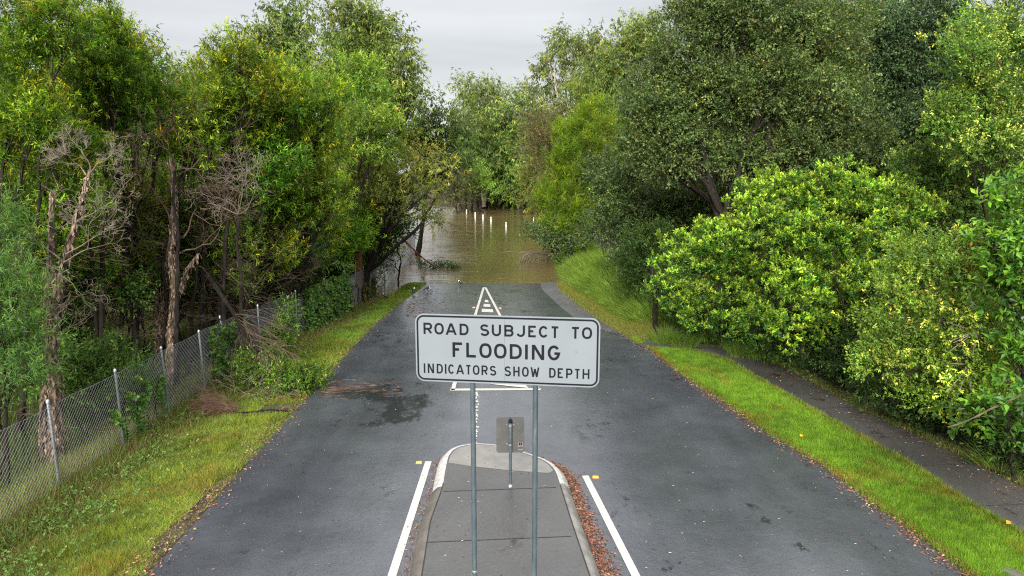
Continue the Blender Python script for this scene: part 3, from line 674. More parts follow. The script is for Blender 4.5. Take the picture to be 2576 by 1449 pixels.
def nv(*a): return nrm(np.array(a, float))
def tree(name, label, kind, Z, bpx, lobes, group=None, lai=2.6, tr=.11, bark='bark', seed=0, cat='tree', s=None, hue=(1, 1, 1), stems=1, fork=.35, depth=.85, maxleaf=60000, extra=None, dz=0.0):
    rg = np.random.default_rng(seed * 7 + 11)
    K = KIND[kind]; B = base_at(bpx, Z)
    if kind in ('mela', 'brown', 'under', 'bright', 'privet', 'narrow') : tr *= .6
    sc = s if s else max(1.0, (Z / 15.0) ** .85)
    if B[0] < -4 and Z < 33 and 'fallen' not in name and 'hanging' not in name: B[0] = min(B[0], float(np.interp(B[1], [3, 14.6, 17.2, 21.8, 28.2, 32.5], [-7.6, -7.42, -7.35, -6.75, -6.25, -5.9])) - .5)
    root = empty(name, B, label, cat, group)
    C = []; 
    for lb in lobes:
        zz = Z + (lb[4] if len(lb) > 4 else rg.uniform(-.6, .6) * min(1.5, Z / 20))
        c = W(lb[0], lb[1], zz); rx, ry = lb[2] / F * zz, lb[3] / F * zz
        C.append((c, (rx, max(rx, ry) * depth, ry)))
    wood = []
    cen = np.mean([c for c, _ in C], 0); low = min(c[2] - r[2] for c, r in C)
    # trunk(s)
    B0 = B.copy(); B0[2] -= .3
    forks = []
    for k in range(stems):
        off = np.array((abs(rg.normal(0, .3)) * (-1 if B[0] < 0 else 1), rg.normal(0, .3), 0)) * (k > 0) * 1.6
        tgt = cen.copy() if stems == 1 else C[rg.integers(len(C))][0].copy()
        top = B0 + off + (tgt - B0 - off) * .92
        P, rd = wobble(B0 + off, top, 12, .05 * (Z / 15) ** .3, rg, tr * rg.uniform(.8, 1.15), tr * .28)
        rd = rd * (1 + .12 * rg.normal(0, 1, 12).clip(-1.5, 1.5)); rd[0] *= 1.35; wood.append((P, rd)); forks.append((P, rd))
    subs = []
    for c, r in C:
        P, rd = forks[rg.integers(len(forks))]
        hz = (c[2] - P[0][2]) / max(.1, (P[-1][2] - P[0][2]))
        i = int(np.clip(hz * 11 * (1 - fork) , 3, 10)); st = P[i]
        Q, q = wobble(st, c + np.array((0, 0, -.1)), 7, .05 * np.linalg.norm(c - st) ** .5, rg, rd[i] * .62, rd[i] * .22 + .006, sag=.1 * rg.normal())
        wood.append((Q, q))
        subs.append((Q, q))
    A = []
    sprS = []; sprD = []; sprH = []; sprC = []
    for (c, r), (Q, q) in zip(C, subs):
        area = math.pi * r[0] * r[2]
        leaves = min(maxleaf * 2, (2.6 if kind == 'bright' else 2.2) * lai * area / (.5 * K['L'] * K['W'] * sc * sc) * (1.0 if K['W'] > .02 else .8))
        ncl = max(4, int(leaves / (K['ns'] * K['sc'])))
        cc, cdir = lobe_clumps(c, r, ncl, rg, .70 if kind == 'bright' else .5, .22 if kind == 'bright' else .17)
        g_ = B[2] + .15
        cc[:, 2] = np.maximum(cc[:, 2], g_ + rg.random(ncl) * .3)
        if C[0][0][0] < -4 and 'fallen' not in name and Z < 50:      # nothing but the fallen wood pushes through the fence
            lim = np.interp(cc[:, 1], [3, 14.6, 17.2, 21.8, 28.2, 32.5], [-7.6, -7.42, -7.35, -6.75, -6.25, -5.9]) - K['cr'] * sc * .8
            lowc = (cc[:, 2] < 2.1) & (cc[:, 1] < 33.5); cc[:, 0] = np.where(lowc, np.minimum(cc[:, 0], lim), cc[:, 0])
        for i in rg.permutation(ncl)[:min(ncl, 16)]:
            j = rg.integers(3, 7); a = Q[j]
            if np.linalg.norm(cc[i] - a) > .2:
                X, xr_ = wobble(a, cc[i], 5, .03 * sc, rg, max(.006 * sc, q[j] * .55), .004 * sc, sag=-.05)
                wood.append((X, xr_))
        crr = K['cr'] * sc * min(1.0, 1.2 * max(r[0], r[2]) / (K['cr'] * sc) if K['cr'] * sc > max(r[0], r[2]) else 1.0)
        nsp = K['sc']
        so = nrm(rg.normal(0, 1, (ncl, nsp, 3)))
        rr = crr * rg.random((ncl, nsp, 1)) ** .5 * rg.uniform(.6, 1.25, (ncl, 1, 1))
        S = cc[:, None, :] + so * rr * np.array((1, 1, .75))
        D = nrm(so * .6 + cdir[:, None, :] * .5 + np.array((0, 0, K['up'])) + rg.normal(0, .35, so.shape))
        hcl = np.clip(rg.normal(1, .3 if kind == 'bright' else .24, (ncl, 1, 1)), .45, 1.6) * (1 + rg.normal(0, .05, (ncl, 1, 3)))
        warm = (rg.random((ncl, 1, 1)) < (.08 if kind == 'mela' else .0))
        cfk = np.where(rg.random((ncl, 1)) < .45, 1.7, .25) if kind not in ('bright',) else np.ones((ncl, 1))
        if kind == 'privet': cfk = np.where(rg.random((ncl, 1)) < .30, 4.0, .08)
        sprC.append(np.broadcast_to(cfk, (ncl, nsp)).ravel())
        hcl = np.where(warm, hcl * np.array((1.5, .95, .8)), hcl)
        Hh = np.broadcast_to(hcl * np.array(hue), (ncl, nsp, 3))
        sprS.append(S.reshape(-1, 3)); sprD.append(D.reshape(-1, 3)); sprH.append(Hh.reshape(-1, 3))
    S = np.concatenate(sprS); D = np.concatenate(sprD); Hh = np.concatenate(sprH)
    leafmesh('crown', sprigs_to_leaves(S, D, K, sc, rg, Hh, np.concatenate(sprC)), K['mat'], root, B)
    if extra: wood += extra
    if C[0][0][0] < -4 and Z <= 22.5 and kind in ('mela', 'brown', 'under') and 'fallen' not in name:
        tw = []
        for q in range(34 if kind == 'mela' else 16):
            P, rd = forks[rg.integers(len(forks))]; i = rg.integers(3, 11); a = rg.uniform(0, 6.28)
            grow(tw, P[i].copy(), nv(math.cos(a), math.sin(a) - .3, rg.uniform(-.2, 1.0)), rg.uniform(.35, .75), .009, 3, rg, .5, .02, (1, 3), .0028, .13)
        V, Fc = tubes(tw, 3, False); mesh_np('dead_twigs', V, Fc, M['deadbrown'], root, origin=B)
    V, Fc = tubes(wood, 7 if Z < 25 else 5)
    mesh_np('trunk', V, Fc, M[bark], root, origin=B, smooth=True)
    return root

# ------------------------------------------------------------------ trees
# (name, label, kind, Z, base px, lobes, options)
T = []
def add(*a, **k): T.append((a, k))
# left bank, front rank behind the fence
add('wattle_tree', 'tall bushy bright green tree filling the top left corner', 'mela', 14, 40, [(50, 80, 120, 110), (150, 60, 70, 80), (20, 240, 110, 90), (110, 290, 80, 70), (40, 400, 110, 80)], tr=.12, stems=3, seed=1, hue=(1.15, 1.1, 1))
add('wattle_tree', 'dense green shrubby tree below the top left corner, behind the pale dead fan', 'mela', 15, 110, [(60, 520, 100, 70), (160, 470, 80, 70), (150, 560, 80, 60), (190, 380, 80, 50), (100, 610, 80, 50)], tr=.1, stems=2, seed=2)
add('wattle_tree', 'tall dark stemmed tree with tiered green tufts, second from the left edge', 'mela', 16, 250, [(240, 80, 70, 60), (275, 75, 42, 40), (200, 160, 70, 50), (275, 190, 75, 55), (220, 260, 90, 50), (305, 140, 38, 42)], tr=.12, stems=3, seed=3, bark='bark')
add('wattle_tree', 'rounded green tree whose right shoulder slopes down to the dip in the skyline', 'mela', 17, 350, [(335, 140, 38, 40), (365, 225, 42, 42), (320, 270, 70, 55), (290, 330, 80, 55), (400, 300, 45, 36), (388, 250, 30, 34)], tr=.12, stems=2, seed=4, hue=(.9, 1, .9))
add('wattle_tree', 'yellow green tufted tree filling the lowest dip of the left skyline', 'mela', 18, 470, [(445, 310, 42, 40), (505, 275, 48, 42), (470, 360, 80, 50), (540, 310, 55, 50)], tr=.09, stems=2, seed=5, hue=(1.25, 1.1, 1))
add('wattle_tree', 'orange tinged tree with a pointed top to the right of the skyline dip', 'mela', 18.5, 590, [(575, 140, 50, 45), (560, 200, 70, 50), (610, 230, 80, 60), (590, 310, 80, 60), (630, 160, 40, 40)], tr=.11, stems=2, seed=6, hue=(1.22, 1.0, .9))
add('wattle_tree', 'bushy yellow green tree in front of the two tall gums', 'mela', 20, 730, [(700, 200, 60, 50), (680, 260, 70, 55), (760, 250, 70, 55), (800, 320, 65, 55), (720, 330, 90, 55), (830, 260, 40, 40)], tr=.12, stems=3, seed=7, hue=(1.15, 1.1, 1))
add('wattle_tree', 'mid green bushy tree with reddish sprays above the far vine on the fence', 'mela', 21.5, 790, [(780, 410, 80, 55), (830, 470, 60, 50), (740, 440, 60, 50), (790, 520, 70, 45), (700, 390, 60, 40)], tr=.1, stems=3, seed=8, hue=(1.1, .95, 1))
add('wattle_tree', 'deep green leafy tree rising between bare twiggy crowns left of centre', 'mela', 19, 660, [(660, 340, 55, 50), (690, 420, 60, 50), (640, 400, 60, 60), (670, 480, 50, 40)], tr=.1, stems=2, seed=9, hue=(.72, .95, .9))
add('eucalypt_tree', 'tall olive gum touching the top edge left of the open sky', 'euc', 42, 715, [(685, 75, 45, 34), (725, 32, 40, 30), (755, 60, 26, 36), (655, 112, 34, 22), (715, 120, 55, 38), (700, 190, 60, 50), (758, 125, 24, 28), (640, 145, 34, 26), (760, 190, 46, 46)], tr=.3, seed=10, lai=3.2, hue=(1.15, 1.25, 1.15))
add('eucalypt_tree', 'broad tall olive gum whose right side steps down to the open sky', 'euc', 36, 930, [(885, 50, 42, 32), (865, 115, 46, 42), (920, 90, 60, 50), (965, 95, 34, 42), (960, 170, 52, 52), (1005, 200, 32, 42), (1030, 255, 24, 34), (990, 270, 55, 50), (900, 160, 60, 50), (850, 190, 45, 50), (1000, 330, 45, 40), (860, 25, 26, 22), (930, 50, 36, 26), (985, 135, 28, 34), (940, 240, 60, 50), (880, 270, 50, 50)], tr=.3, seed=11, lai=3.6, hue=(1.3, 1.35, 1.2))
add('dome_tree', 'bright fresh green domed tree with black forked stem in front of the broad gum', 'dome', 30, 905, [(905, 185, 55, 32), (880, 225, 40, 28), (945, 215, 40, 30), (915, 250, 55, 26), (870, 190, 30, 28)], tr=.14, seed=12, fork=.5)
add('leafy_tree', 'yellow green leafy tree beneath the bright domed tree', 'dome', 27, 890, [(940, 300, 60, 30), (890, 340, 60, 35), (970, 350, 45, 35), (850, 400, 45, 35), (930, 390, 60, 28)], tr=.14, seed=13, hue=(1.0, .92, .9))
add('spreading_tree', 'dark limbed tree spreading a long leafy bough out over the flood water', 'olive', 29, 905, [(900, 440, 50, 35), (970, 440, 55, 35), (1040, 430, 50, 30), (1100, 410, 35, 25), (1000, 480, 55, 26), (1060, 490, 40, 30), (950, 500, 50, 28), (1070, 545, 22, 26), (880, 500, 40, 35)], tr=.24, seed=14, fork=.5, lai=2.8)
add('leafy_tree', 'dark drooping tree with a leaning limb at the left end of the sky gap', 'euc', 45, 1045, [(1110, 275, 25, 25), (1100, 320, 40, 40), (1060, 330, 35, 50), (1135, 370, 30, 45), (1080, 390, 40, 40), (1130, 430, 35, 40), (1040, 370, 30, 40)], tr=.2, seed=15, hue=(.75, .9, .9), lai=3)
add('hanging_shrub', 'dark stringy shrub hanging into the water at the end of the fence', 'under', 33, 1000, [(1000, 590, 28, 40), (990, 650, 26, 35), (1010, 550, 30, 25)], tr=.1, seed=16, lai=3, cat='shrub')
add('leafy_shrub', 'deep green shrub with yellow tips over the fence corner near the red stump', 'mela', 26, 850, [(860, 560, 45, 35), (830, 600, 50, 35), (870, 620, 40, 35), (800, 570, 40, 40), (850, 655, 40, 25)], tr=.08, stems=2, seed=17, hue=(.8, 1, .8), cat='shrub')
add('leafy_shrub', 'grey green shrub hanging between bare trunks left of the fence corner', 'narrow', 22, 740, [(740, 600, 50, 40), (690, 640, 40, 35), (780, 640, 40, 40), (740, 550, 50, 30)], tr=.07, stems=2, seed=18, hue=(.8, .85, .9), cat='shrub')
add('willow_shrub', 'pale green narrow leaved shrub at the left edge behind the nearest fence post', 'narrow', 11.5, 10, [(0, 620, 55, 60), (30, 720, 70, 60), (10, 830, 80, 70), (50, 930, 60, 50), (-20, 540, 40, 50)], tr=.05, stems=3, seed=19, cat='shrub', hue=(1.0, 1.15, 1.2))
add('leafy_shrub', 'low dark green shrub behind the nearest bay of the fence', 'under', 13.5, 210, [(210, 900, 70, 50), (170, 970, 70, 45), (290, 930, 60, 40)], tr=.05, stems=2, seed=20, cat='shrub', hue=(1.2, 1.3, 1))
add('leafy_shrub', 'dark shrub between the grass tuft and the thick paperbark trunk', 'under', 16.5, 240, [(230, 780, 60, 60), (200, 690, 50, 60), (290, 730, 60, 50)], tr=.05, stems=2, seed=21, cat='shrub', hue=(1.1, 1.15, 1))
add('leafy_shrub', 'leafy undergrowth shrub around the middle paperbark trunks', 'under', 19.5, 470, [(450, 640, 70, 60), (380, 620, 50, 60), (520, 600, 60, 60), (460, 730, 80, 50)], tr=.05, stems=2, seed=22, cat='shrub')
add('leafy_shrub', 'green shrub behind the storm broken limb', 'under', 21, 600, [(590, 640, 60, 60), (640, 700, 60, 50), (560, 560, 60, 60), (620, 560, 60, 50)], tr=.05, stems=2, seed=23, cat='shrub', hue=(.9, 1, .9))
# second rank on the left
SR = 'trees of the second rank behind the fence'
for i, (px, Z, lb, lab) in enumerate([
    (40, 21, [(30, 560, 120, 90), (60, 700, 110, 80), (-20, 420, 90, 90)], 'shadowed tree behind the pale narrow leaved shrub at the left edge'),
    (200, 22, [(200, 430, 100, 80), (240, 560, 100, 80), (180, 660, 90, 70)], 'shadowed tree behind the pale dead fan of branches'),
    (360, 23, [(360, 420, 90, 70), (340, 520, 100, 70), (400, 620, 90, 80), (330, 700, 70, 60)], 'shadowed tree behind the tangle of brown dead twigs'),
    (520, 24, [(510, 400, 80, 60), (540, 480, 90, 70), (500, 560, 80, 70), (540, 660, 80, 70)], 'shadowed tree between the two bare twiggy crowns'),
    (680, 26, [(660, 500, 80, 70), (700, 580, 80, 70), (680, 660, 80, 60), (740, 490, 70, 60)], 'shadowed tree behind the red tinged spray, left of the vine covered bay'),
    (820, 31, [(790, 400, 80, 60), (830, 480, 70, 70), (800, 590, 70, 60), (850, 660, 60, 40)], 'shadowed tree behind the fence corner'),
    (930, 34, [(920, 560, 60, 60), (960, 600, 50, 50), (930, 640, 40, 40), (900, 460, 60, 50)], 'shadowed tree just behind the red broken stump'),
    (620, 30, [(560, 330, 90, 80), (660, 310, 90, 80), (740, 360, 90, 80)], 'shadowed tree filling in behind the orange tinged crown')]):
    add('thicket_tree', lab, 'under', Z, px, lb, group=SR, tr=.10, stems=2, seed=40 + i, lai=3.2, hue=(2.3, 2.05, 1.6))  # leaf colour lightened to make up for the light that fails to reach here
for i, (px, Z, lb, kd, hue, lab) in enumerate([
    (310, 18.5, [(300, 600, 60, 60), (340, 680, 60, 60), (290, 520, 50, 50)], 'brown', (.75, .8, .7), 'dull brown twiggy shrub left of the middle paperbark'),
    (560, 20, [(560, 480, 60, 50), (600, 540, 60, 50), (540, 560, 50, 50)], 'brown', (.85, .85, .75), 'dull brown twiggy shrub below the orange tinged tree'),
    (780, 24, [(770, 560, 60, 50), (730, 640, 50, 45), (690, 560, 50, 45)], 'brown', (.7, .75, .65), 'dull brown twiggy shrub behind the vine covered bay'),
    (420, 19, [(400, 480, 60, 50), (450, 420, 60, 50), (430, 540, 60, 50)], 'mela', (.8, .8, .9), 'dull green shrub behind the brown bare crown'),
    (130, 17, [(110, 760, 60, 60), (160, 840, 60, 50), (60, 720, 60, 70)], 'mela', (.7, .85, .9), 'green shrub behind the nearest paperbark trunk'),
    (230, 19, [(220, 600, 60, 50), (260, 660, 60, 50), (200, 540, 60, 50), (270, 480, 50, 50)], 'mela', (.75, .85, .9), 'green shrub crown showing through the dead side branches'),
    (500, 20.5, [(490, 640, 55, 45), (530, 600, 50, 50), (470, 560, 50, 50), (520, 520, 50, 40)], 'mela', (.7, .75, .8), 'olive shrub crown between the middle paperbark and the black trunk'),
    (680, 21, [(650, 560, 55, 45), (690, 620, 50, 50), (640, 500, 55, 50), (720, 520, 50, 50)], 'mela', (.85, .85, .85), 'olive green shrub crown above the broken limb'),
    (60, 15.5, [(60, 680, 70, 60), (90, 620, 60, 50), (40, 800, 60, 60), (90, 900, 60, 60)], 'under', (1.2, 1.3, 1), 'leafy shrub filling the gap left of the nearest paperbark'),
    (340, 17.8, [(330, 480, 55, 45), (360, 560, 50, 50), (310, 650, 50, 50), (370, 700, 45, 50)], 'mela', (.8, .72, .9), 'olive shrub crown left of the slim leaning paperbark'),
    (400, 19.5, [(410, 600, 50, 50), (390, 690, 50, 50), (440, 660, 45, 50), (420, 540, 50, 40)], 'mela', (.85, .75, .9), 'olive shrub crown wrapped round the two slim paperbark stems'),
    (560, 19.5, [(550, 620, 50, 45), (590, 690, 50, 45), (520, 700, 45, 45), (600, 600, 50, 45)], 'mela', (.8, .78, .9), 'olive shrub crown just above the fallen limb butt'),
    (640, 20.5, [(620, 430, 50, 45), (650, 560, 50, 45), (590, 380, 50, 40), (700, 650, 50, 45)], 'mela', (.95, .85, .8), 'olive shrub crown tangled with the pale dead twigs'),
    (760, 23.5, [(760, 500, 55, 45), (800, 560, 50, 45), (750, 620, 50, 45), (790, 640, 50, 40)], 'mela', (.9, .85, .85), 'olive green shrub crown behind the ivy green bay of the fence'),
    (860, 27.5, [(850, 500, 50, 40), (890, 560, 45, 45), (840, 640, 45, 30), (900, 620, 35, 35)], 'mela', (.9, .95, .9), 'green shrub crown over the far fence bays'),
    (180, 16.5, [(180, 560, 55, 50), (150, 620, 50, 50), (210, 700, 50, 50), (120, 540, 50, 50)], 'mela', (.85, .95, .95), 'green shrub crown directly behind the nearest paperbark branches'),
    (640, 22.5, [(640, 760, 60, 50), (590, 740, 50, 50), (700, 740, 50, 50)], 'under', (.9, 1, .9), 'leafy shrub low behind the sixth and seventh fence posts'),
    (820, 27, [(800, 680, 50, 30), (840, 690, 40, 30), (770, 690, 50, 40)], 'under', (.9, 1, .9), 'leafy shrub low behind the vine covered bay')]):
    add('thicket_shrub', lab, kd, Z, px, lb, group='shrubs in the thicket behind the left fence', tr=.05, stems=2, seed=150 + i, lai=3.0, hue=tuple(1.4 * c for c in hue), cat='shrub')  # tints scaled up: brightness put into the leaves against the thicket's shade
# far trees round the flooded reach
add('eucalypt_tree', 'far rounded gum standing above the end of the flooded reach', 'euc', 105, 1225, [(1205, 222, 34, 17), (1245, 225, 26, 18), (1230, 258, 48, 22), (1190, 255, 26, 18)], tr=.4, bark='palebark', seed=60, lai=3.6, hue=(1.3, 1.3, 1.3))
add('eucalypt_tree', 'far low crowned gum just right of the rounded one', 'euc', 100, 1310, [(1325, 238, 32, 15), (1300, 268, 36, 22), (1350, 268, 36, 22), (1280, 300, 40, 26)], tr=.4, bark='palebark', seed=61, lai=3.6, hue=(1.3, 1.3, 1.3))
add('eucalypt_tree', 'small far tree at the lowest point of the sky gap', 'euc', 95, 1175, [(1165, 245, 16, 18), (1172, 285, 22, 26), (1178, 330, 28, 30)], tr=.2, bark='bark', seed=62, lai=3.6, hue=(1.25, 1.3, 1.2))
add('eucalypt_tree', 'tall see-through gum with pale forked limbs right of the sky gap', 'euc', 85, 1430, [(1420, 105, 28, 24), (1390, 150, 28, 24), (1470, 100, 28, 26), (1440, 145, 35, 22), (1380, 190, 24, 18), (1480, 150, 26, 34), (1455, 210, 30, 18), (1400, 215, 35, 16), (1500, 110, 22, 28)], tr=.45, bark='palebark', seed=63, lai=3.0, hue=(1.25, 1.2, 1.2), fork=.45)
add('eucalypt_tree', 'gum with ragged drooping top next to the big dark fig', 'euc', 62, 1540, [(1595, 75, 28, 22), (1565, 118, 28, 30), (1630, 72, 30, 28), (1535, 165, 34, 34), (1600, 130, 40, 45), (1510, 210, 35, 45), (1570, 200, 45, 45), (1640, 120, 35, 40), (1550, 260, 45, 45)], tr=.3, bark='palebark', seed=64, lai=3.6, hue=(1.2, 1.25, 1.1))
add('eucalypt_tree', 'yellowish olive tree between the see-through gum and the ragged one', 'olive', 70, 1490, [(1480, 230, 35, 45), (1520, 280, 40, 45), (1450, 280, 35, 40), (1500, 340, 40, 40)], tr=.3, seed=65, lai=3.6, hue=(.9, 1.05, .9))
FR = 'leafy trees along the far shore'
for i, (px, Z, lb, kd, hue, lab) in enumerate([
    (1190, 98, [(1185, 370, 40, 34), (1165, 420, 34, 34), (1200, 410, 30, 30)], 'euc', (1.1, 1.2, 1.1), 'far shore tree directly beyond the leftmost white posts'),
    (1250, 101, [(1240, 320, 45, 32), (1265, 365, 42, 30), (1230, 400, 36, 34), (1250, 440, 36, 28)], 'euc', (1.2, 1.3, 1.2), 'far shore tree with layered sprays above the middle posts'),
    (1310, 99, [(1300, 345, 40, 36), (1325, 400, 40, 36), (1300, 430, 36, 40), (1290, 475, 32, 26)], 'euc', (1.1, 1.35, 1.1), 'far shore tree with blue green drooping sprays over the waterline'),
    (1215, 92, [(1212, 470, 26, 24), (1200, 455, 16, 24)], 'dome', (1.0, 1.0, 1.0), 'small lime green sapling on the far shore'),
    (1360, 88, [(1350, 450, 32, 36), (1370, 400, 32, 36), (1345, 495, 28, 24)], 'olive', (.9, .95, .9), 'far right shore tree dipping branches to the water'),
    (1385, 70, [(1385, 330, 42, 34), (1370, 380, 38, 40), (1395, 440, 34, 50)], 'brown', (1, 1.05, .9), 'brownish fine twigged tree left of the yellow green casuarina'),
    (1160, 90, [(1150, 460, 32, 30), (1135, 490, 28, 24)], 'brown', (.75, .8, .8), 'dull brown thicket tree at the left end of the far shore')]):
    add('shore_tree', lab, kd, Z, px, lb, group=FR, tr=.22, seed=70 + i, lai=3.4, hue=hue)
# right bank
add('casuarina_tree', 'feathery yellow green casuarina leaning over the water on the right', 'casua', 40, 1460, [(1440, 350, 40, 36), (1400, 440, 34, 40), (1460, 420, 50, 50), (1520, 370, 45, 50), (1390, 500, 26, 40), (1430, 510, 45, 50), (1480, 500, 45, 55), (1440, 580, 45, 30), (1500, 300, 30, 40)], tr=.15, stems=2, seed=80, s=1.35, lai=3.4, hue=(1.15, 1.08, 1))
add('overhanging_shrub', 'small leaved bough reaching out low over the water in front of the casuarina', 'fig', 40, 1420, [(1360, 575, 34, 16), (1385, 600, 34, 18), (1415, 600, 34, 26), (1345, 590, 22, 12)], tr=.07, seed=81, s=1.5, cat='shrub', hue=(1.7, 1.7, 1.5))
add('fig_tree', 'huge dark fig with small leaves and radiating black limbs right of centre', 'fig', 24, 1870, [(1710, 125, 78, 75), (1810, 60, 110, 90), (1960, 60, 120, 90), (2090, 90, 90, 90), (1640, 265, 80, 75), (1750, 230, 120, 90), (1920, 220, 130, 90), (2080, 260, 110, 90), (2160, 360, 90, 70), (1660, 370, 110, 80), (1830, 380, 130, 80), (2010, 390, 130, 70), (1765, 10, 70, 50), (1880, 20, 100, 70)], tr=.2, stems=4, seed=82, s=1.25, lai=3.4, hue=(2.3, 2.05, 1.5), fork=.6)
add('dark_tree', 'dense small leaved tree skirting the foot of the fig above the tall grass', 'fig', 28, 1600, [(1530, 430, 60, 55), (1590, 500, 80, 60), (1540, 570, 70, 55), (1630, 590, 80, 60), (1690, 500, 90, 70), (1600, 660, 60, 40), (1760, 480, 80, 60)], tr=.2, seed=83, s=1.3, lai=3, hue=(1.9, 1.8, 1.4))
add('dark_tree', 'very dark leafy tree rising at the top right behind the fig', 'fig', 27, 2320, [(2300, 60, 90, 70), (2250, 150, 80, 70), (2340, 180, 80, 80), (2260, 260, 80, 70), (2200, 60, 70, 60), (2380, 90, 70, 70), (2330, 330, 80, 70), (2370, 10, 60, 50)], tr=.2, seed=84, s=1.4, lai=3, hue=(1.5, 1.6, 1.65))
add('mixed_tree', 'green tree with yellow sprays at the upper right edge', 'privet', 18, 2480, [(2500, 90, 75, 60), (2560, 190, 60, 70), (2440, 130, 60, 60), (2470, 240, 70, 60), (2540, 330, 60, 70), (2450, 350, 70, 60), (2390, 290, 55, 55)], tr=.12, stems=2, seed=85, s=1.25, lai=3, hue=(1.15, 1.15, 1.1))
add('mixed_tree', 'dull green tree between the lime shrub and the upper right edge', 'privet', 19.5, 2420, [(2400, 420, 75, 55), (2480, 440, 70, 60), (2360, 490, 70, 50), (2440, 540, 80, 60), (2300, 420, 60, 45)], tr=.1, stems=2, seed=86, s=1.2, lai=3, hue=(.9, .95, .95))
add('lime_shrub', 'big rounded lime green shrub overhanging the footpath', 'bright', 17.6, 2060, [(1960, 480, 85, 45), (2060, 470, 60, 45), (1900, 520, 70, 50), (2150, 470, 70, 45), (2230, 500, 60, 45), (1820, 590, 90, 50), (1950, 590, 100, 55), (2090, 570, 100, 60), (2230, 590, 80, 60), (1730, 650, 70, 40), (1850, 680, 100, 55), (2010, 690, 110, 60), (2160, 690, 100, 60), (1720, 730, 65, 40), (1830, 770, 90, 50), (1970, 790, 100, 55), (2110, 800, 90, 60), (2310, 530, 40, 40)], tr=.06, stems=5, seed=87, cat='shrub', lai=3.2, maxleaf=30000, s=1.0, dz=1)
add('blossoming_privet', 'privet shrub with creamy yellow blossom sprays near the right edge', 'privet', 13.3, 2420, [(2330, 640, 70, 40), (2420, 660, 70, 60), (2300, 720, 80, 60), (2250, 830, 70, 50), (2360, 800, 90, 60), (2460, 780, 90, 70), (2230, 900, 60, 45), (2330, 910, 90, 60), (2440, 900, 100, 70), (2540, 930, 70, 70), (2370, 990, 90, 50), (2480, 1010, 90, 50)], tr=.05, stems=4, seed=88, cat='shrub', lai=3.0, maxleaf=24000, s=1.0, hue=(1.55, 1.4, 1.1))
add('large_leaf_tree', 'glossy large leaved tree crowding the right edge above the privet', 'large', 11.8, 2600, [(2540, 520, 60, 60), (2500, 600, 60, 50), (2570, 640, 70, 70), (2520, 720, 60, 60), (2570, 800, 60, 70), (2560, 900, 60, 60)], tr=.06, stems=2, seed=89, lai=2.8, s=.95)
add('large_leaf_tree', 'low glossy large leaved branch over the footpath at the right edge', 'large', 11.6, 2590, [(2540, 1020, 55, 45), (2450, 1040, 50, 30), (2580, 1060, 50, 50)], tr=.04, seed=90, lai=2.6, s=.95, hue=(.8, .85, .9))
UG = 'dark undergrowth shrubs beside the footpath'
for i, (px, Z, lb, lab) in enumerate([
    (1710, 22.5, [(1690, 740, 50, 40), (1740, 780, 60, 40)], 'dark undergrowth at the foot of the short broken trunk'),
    (1640, 24.5, [(1610, 690, 50, 50), (1670, 680, 50, 60), (1620, 620, 60, 50)], 'dark undergrowth rising behind the short broken trunk'),
    (1810, 20.8, [(1800, 800, 70, 40), (1850, 830, 60, 40)], 'dark undergrowth beneath the left flank of the lime shrub'),
    (1930, 19.2, [(1930, 850, 70, 45), (1980, 810, 70, 50)], 'dark undergrowth behind the wisps of grass by the path'),
    (2050, 17.8, [(2050, 890, 70, 50), (2090, 850, 70, 50)], 'dark undergrowth below the middle of the lime shrub'),
    (2150, 16.6, [(2150, 930, 60, 50), (2190, 870, 60, 60)], 'dark undergrowth where the lime shrub meets the privet'),
    (2230, 15, [(2220, 990, 60, 45), (2270, 960, 60, 50)], 'dark creeper covered bush under the privet blossom'),
    (2330, 13.8, [(2330, 1040, 70, 45), (2390, 1040, 50, 50)], 'dark creeper covered bush left of the thin fence post'),
    (2450, 12.9, [(2480, 1110, 60, 45), (2520, 1080, 60, 50)], 'dark creeper covered bush right of the thin fence post'),
    (2600, 12.2, [(2570, 1150, 60, 40), (2600, 1100, 60, 50)], 'dark creeper covered bush at the right edge of the footpath')]):
    add('undergrowth_shrub', lab, 'under', Z, px, lb, group=UG, tr=.03, stems=2, seed=100 + i, lai=3, cat='shrub', s=1.0, hue=(.75, .8, .8))
RB = 'trees standing behind the right hand shrubs'
for i, (px, Z, lb, lab) in enumerate([
    (1700, 33, [(1680, 300, 90, 80), (1740, 420, 90, 80), (1650, 520, 80, 70), (1720, 620, 80, 70)], 'shadowed tree behind the left part of the fig'),
    (1950, 30, [(1900, 430, 110, 80), (2040, 440, 100, 80), (1960, 560, 110, 80), (2100, 560, 100, 80)], 'shadowed tree glimpsed over the top of the lime shrub'),
    (2200, 25, [(2180, 440, 90, 70), (2260, 520, 90, 80), (2300, 640, 90, 80), (2200, 720, 90, 70), (2100, 800, 90, 60)], 'shadowed tree in the hollow between lime shrub and privet'),
    (2450, 24, [(2420, 330, 90, 80), (2500, 440, 90, 90), (2420, 560, 90, 80), (2500, 640, 90, 80), (2530, 200, 70, 90), (2560, 60, 50, 50)], 'shadowed tree behind the yellow sprayed tree at the upper right'),
    (2150, 38, [(2100, 130, 110, 100), (2230, 180, 110, 100), (2200, 330, 100, 90)], 'shadowed tree showing through the fig crown'),
    (1580, 48, [(1560, 330, 70, 70), (1600, 430, 70, 70), (1560, 520, 60, 60)], 'shadowed tree between the casuarina and the fig')]):
    add('thicket_tree', lab, 'under', Z, px, lb, group=RB, tr=.12, stems=2, seed=120 + i, lai=2.8, hue=(1.0, 1.05, 1.05))
for a, k in T: tree(*a, **k)

